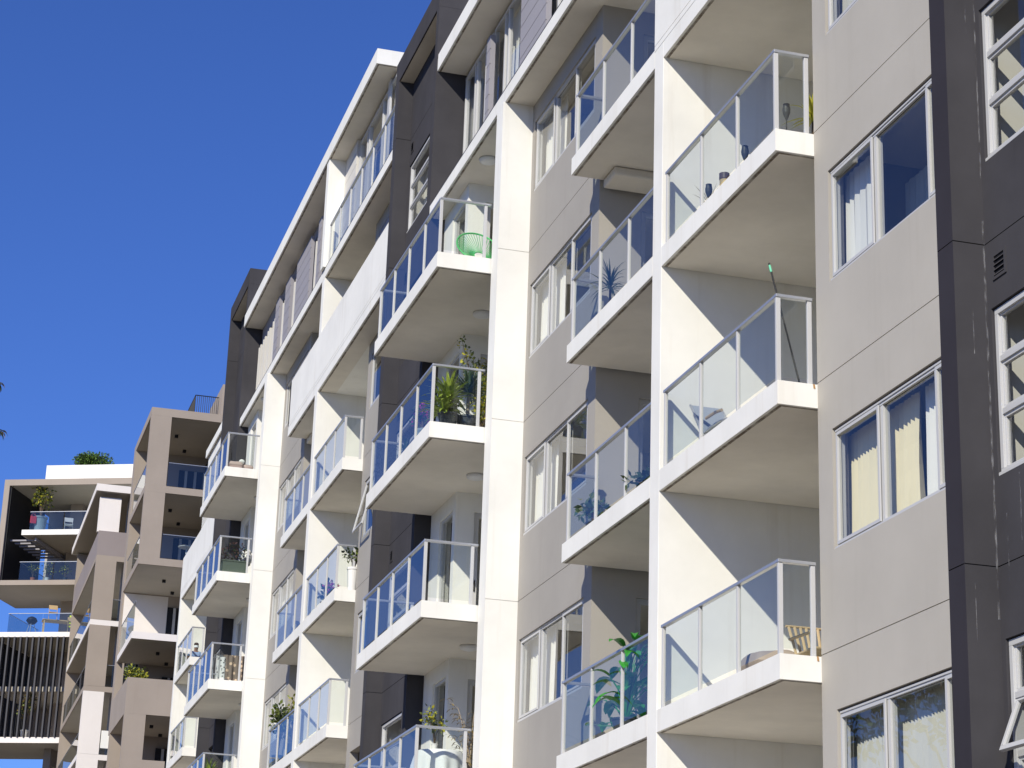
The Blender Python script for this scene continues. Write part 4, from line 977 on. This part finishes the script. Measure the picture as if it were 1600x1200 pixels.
m = MB(); m.box(-.27, .27, .22, .30, .35, .98); m.box(-.27, .27, .30, .34, .5, .96); o = m.build('yellow_jacket', base('hi_vis_yellow', (.72, .80, .02), .7)[0], bevel=.02); o.location = W3(4.4, .4, 23.62); o.rotation_euler = (0, 0, T3.rotation_euler.z); tag(o, 'bright yellow jacket draped over a wooden chair back', 'jacket')
t = empty('kettle_barbecue', W3(2.05, .7, 23.6), 'black kettle barbecue on thin legs left of the wooden table', 'barbecue')
m = MB().lathe((0, 0, .72), [(0, -.2), (.18, -.14), (.29, 0), (.30, .02), (.22, .17), (.08, .24), (0, .25)], 20); sub(m, 'kettle', blackw, t, smooth=True)
m = MB()
for a in (.3, 2.4, 4.5): m.tube([(math.cos(a)*.12, math.sin(a)*.12, .62), (math.cos(a)*.33, math.sin(a)*.33, 0)], .016, 6)
sub(m, 'leg', alu, t)
for n, (u, z, s_) in enumerate(((1.9, 26.36, .28), (2.7, 26.36, .34), (3.7, 26.36, .3))):
    bush(W3(u, .55, z), ['small orange-potted plant at the left end of the second left balcony', 'bushy green plant second along the second left balcony', 'pale leafy plant in the middle of the second left balcony'][n], (s_, s_, s_), 130, .1, [lf_o, lf_d, lf_yel], .13, .25, [terra, potw, potb][n], seed=90+n)
bush(W3(2.2, .9, 18.15), 'tall plant in a white pot behind the black screen blades', (.4, .4, .8), 320, .18, [lf_o, lf_d, lf_dry], .2, .5, potw, seed=95, stem=.5)
def roofbush(loc, label, rad, n, seed, mats):
    t = empty('rooftop_shrub', loc, label, 'shrub', 'shrubs on the white rooftop parapet'); rnd = random.Random(seed); st = MB(); lv = MB()
    for c in range(16):
        a = rnd.uniform(0, 6.28); q = (math.cos(a)*rad[0]*rnd.uniform(.1, .75), math.sin(a)*rad[1]*rnd.uniform(.1, .7), rad[2]*rnd.uniform(.5, 1.2))
        st.tube([(q[0]*.2, q[1]*.2, 0), q], [.04, .012], 5); leafy(lv, q, (rad[0]*.38, rad[1]*.4, rad[2]*.42), n//16, .13, rnd, len(mats), .15)
    sub(st, 'stem', bark, t); sub(lv, 'leaves', mats, t)
lf_m = base('mid_green_leaf', (.085, .16, .025), .55)[0]
roofbush(W3(4.6, 1.6, 32.35), 'big rounded green shrub above the white rooftop parapet', (1.35, .9, .80), 5200, 5, [lf_m, lf_m, lf_d])
roofbush(W3(8.55, 1.4, 32.4), 'small dark shrub at the right end of the white rooftop parapet', (.6, .5, .72), 1100, 6, [lf_o, lf_d])
roofbush(W3(3.0, 1.6, 32.35), 'tiny tuft of leaves at the left of the big rooftop shrub', (.35, .35, .42), 240, 7, [lf_o, lf_d])
t = empty('roof_frame', W3(8.6, 2.4, 31.86), 'thin grey metal frame behind the small rooftop shrub', 'frame')
m = MB(); m.box(-.5, .9, -.03, .03, 1.75, 1.83); m.box(-.5, -.44, -.03, .03, 0, 1.75); m.box(.84, .9, -.03, .03, 0, 1.75); sub(m, 'frame', alu2, t)

# ------------------------------------------------------------------ trees
def gum(loc, label, h, seed, crown=(3.2, 3.2, 3.6), n=5200, leaf=.30):
    rnd = random.Random(seed); t = empty('gum_tree', loc, label, 'tree', 'gum trees across the street'); tr = MB(); cr = MB()
    tr.tube([(0, 0, 0), (.15, .1, h*.3), (-.1, .2, h*.55), (.1, 0, h*.75)], [.32, .26, .18, .10], 10)
    for c in range(13):
        a = c*2.4+rnd.uniform(-.4, .4); f = rnd.uniform(.45, .98); rr = rnd.uniform(.4, .95)
        q = Vector((math.cos(a)*crown[0]*rr, math.sin(a)*crown[1]*rr, h*.68+(f-.45)*crown[2]*1.3)); b0 = Vector((0, .1, h*rnd.uniform(.35, .7)))
        tr.tube([b0, b0.lerp(q, .5)+Vector((0, 0, .4)), q], [.11, .07, .02], 6)
        leafy(cr, q, (crown[0]*.42, crown[1]*.42, crown[2]*.30), n//13, leaf, rnd, 2, .1)
    sub(tr, 'trunk', palebark, t, smooth=True); sub(cr, 'crown', [lf_d, lf_m], t); return t
gum((-13, 52, 0), 'tall gum tree across the street, mirrored in the lowest right windows', 17, 1)
gum((-16, 63, 0), 'broader gum tree across the street, mirrored in the middle right window', 20, 2, (4, 4, 4.5), 6500)
gum((-12, 74, 0), 'third gum tree across the street, mirrored in the balcony glass', 15, 3)
gum((-14, 88, 0), 'fourth gum tree across the street, mirrored in the far balcony glass', 16, 4)
gum((-13, 38, 0), 'nearest gum tree across the street, mirrored only in low glass', 12, 5)
# tree at the left edge whose leaf tips enter the frame
t = empty('street_tree', (-2.6, 18.0, 0), 'tree outside the left edge, only dark drooping leaf tips enter the sky', 'tree')
def Wp(px, py, Y):
    d = R_*((px-800)/FPX)+U_*((600-py)/FPX)+F; k = Y/d.y; return Vector((d.x*k+2.6, 0, 1.6+d.z*k))
tr = MB(); tr.tube([(0, 0, 0), (.1, .1, 3), (.0, 0, 6), (.2, 0, 9)], [.22, .18, .13, .05], 10); cr = MB(); rnd = random.Random(3)
for (px, py) in ((-9, 600), (-3, 668), (-30, 560), (-60, 640), (-90, 590)):
    q = Wp(px, py, 18); tr.tube([(.05, 0, q.z-1.2), (q.x*.5, .1, q.z-.2), (q.x, 0, q.z+.03)], [.05, .03, .006], 6)
for (px, py, dx, n) in ((-2, 603, .6, 6), (-9, 572, .3, 4), (0, 672, 1, 9)):
    q = Wp(px, py, 18)
    for j in range(n):
        cr.blade(q+Vector((rnd.uniform(-.02, .01), rnd.uniform(-.03, .03), rnd.uniform(-.01, .02))), (rnd.uniform(.1, 1)*dx, rnd.uniform(-.5, .5), rnd.uniform(-.5, .3)), rnd.uniform(.06, .11), .018, 2.2, 5, mat=rnd.randrange(2))
for _ in range(900):
    q = Vector((rnd.uniform(-2.2, 1.6), rnd.uniform(-1.8, 1.8), rnd.uniform(6, 10))); 
    for j in range(3): cr.blade(q, (rnd.uniform(-1, 1), rnd.uniform(-1, 1), rnd.uniform(-.6, .3)), rnd.uniform(.1, .18), .025, 1.6, 3, mat=rnd.randrange(2))
sub(tr, 'trunk', bark, t, smooth=True); sub(cr, 'crown', [lf_d, lf_dry], t)
# palm whose frond tip shows low at the left
t = empty('palm_tree', (5.55, 92.0, -.5), 'palm with yellowing frond tips rising between the left buildings', 'tree')
tr = MB().tube([(0, 0, 0), (.05, 0, 7), (0, 0, 14.0)], [.2, .16, .13], 10); sub(tr, 'trunk', bark, t)
cr = MB(); rnd = random.Random(4)
for j in range(16):
    a = j*.39+.1; el = rnd.uniform(.5, 1.2); L2 = .85; p = Vector((0, 0, 14.0)); d = Vector((math.cos(a)*math.cos(el), math.sin(a)*math.cos(el), math.sin(el)))
    for k in range(12):
        q = p+d*(L2/12); cr.tube([p, q], .014, 4); side = d.cross(Vector((0, 0, 1))).normalized()
        for s_ in (-1, 1): cr.blade(p, d*.8+side*s_, .30*(1-k/16), .035, 1.2, 3, mat=rnd.randrange(2))
        p = q; d = (d+Vector((0, 0, -.11))).normalized()
sub(cr, 'fronds', [lf_o, lf_dry], t)
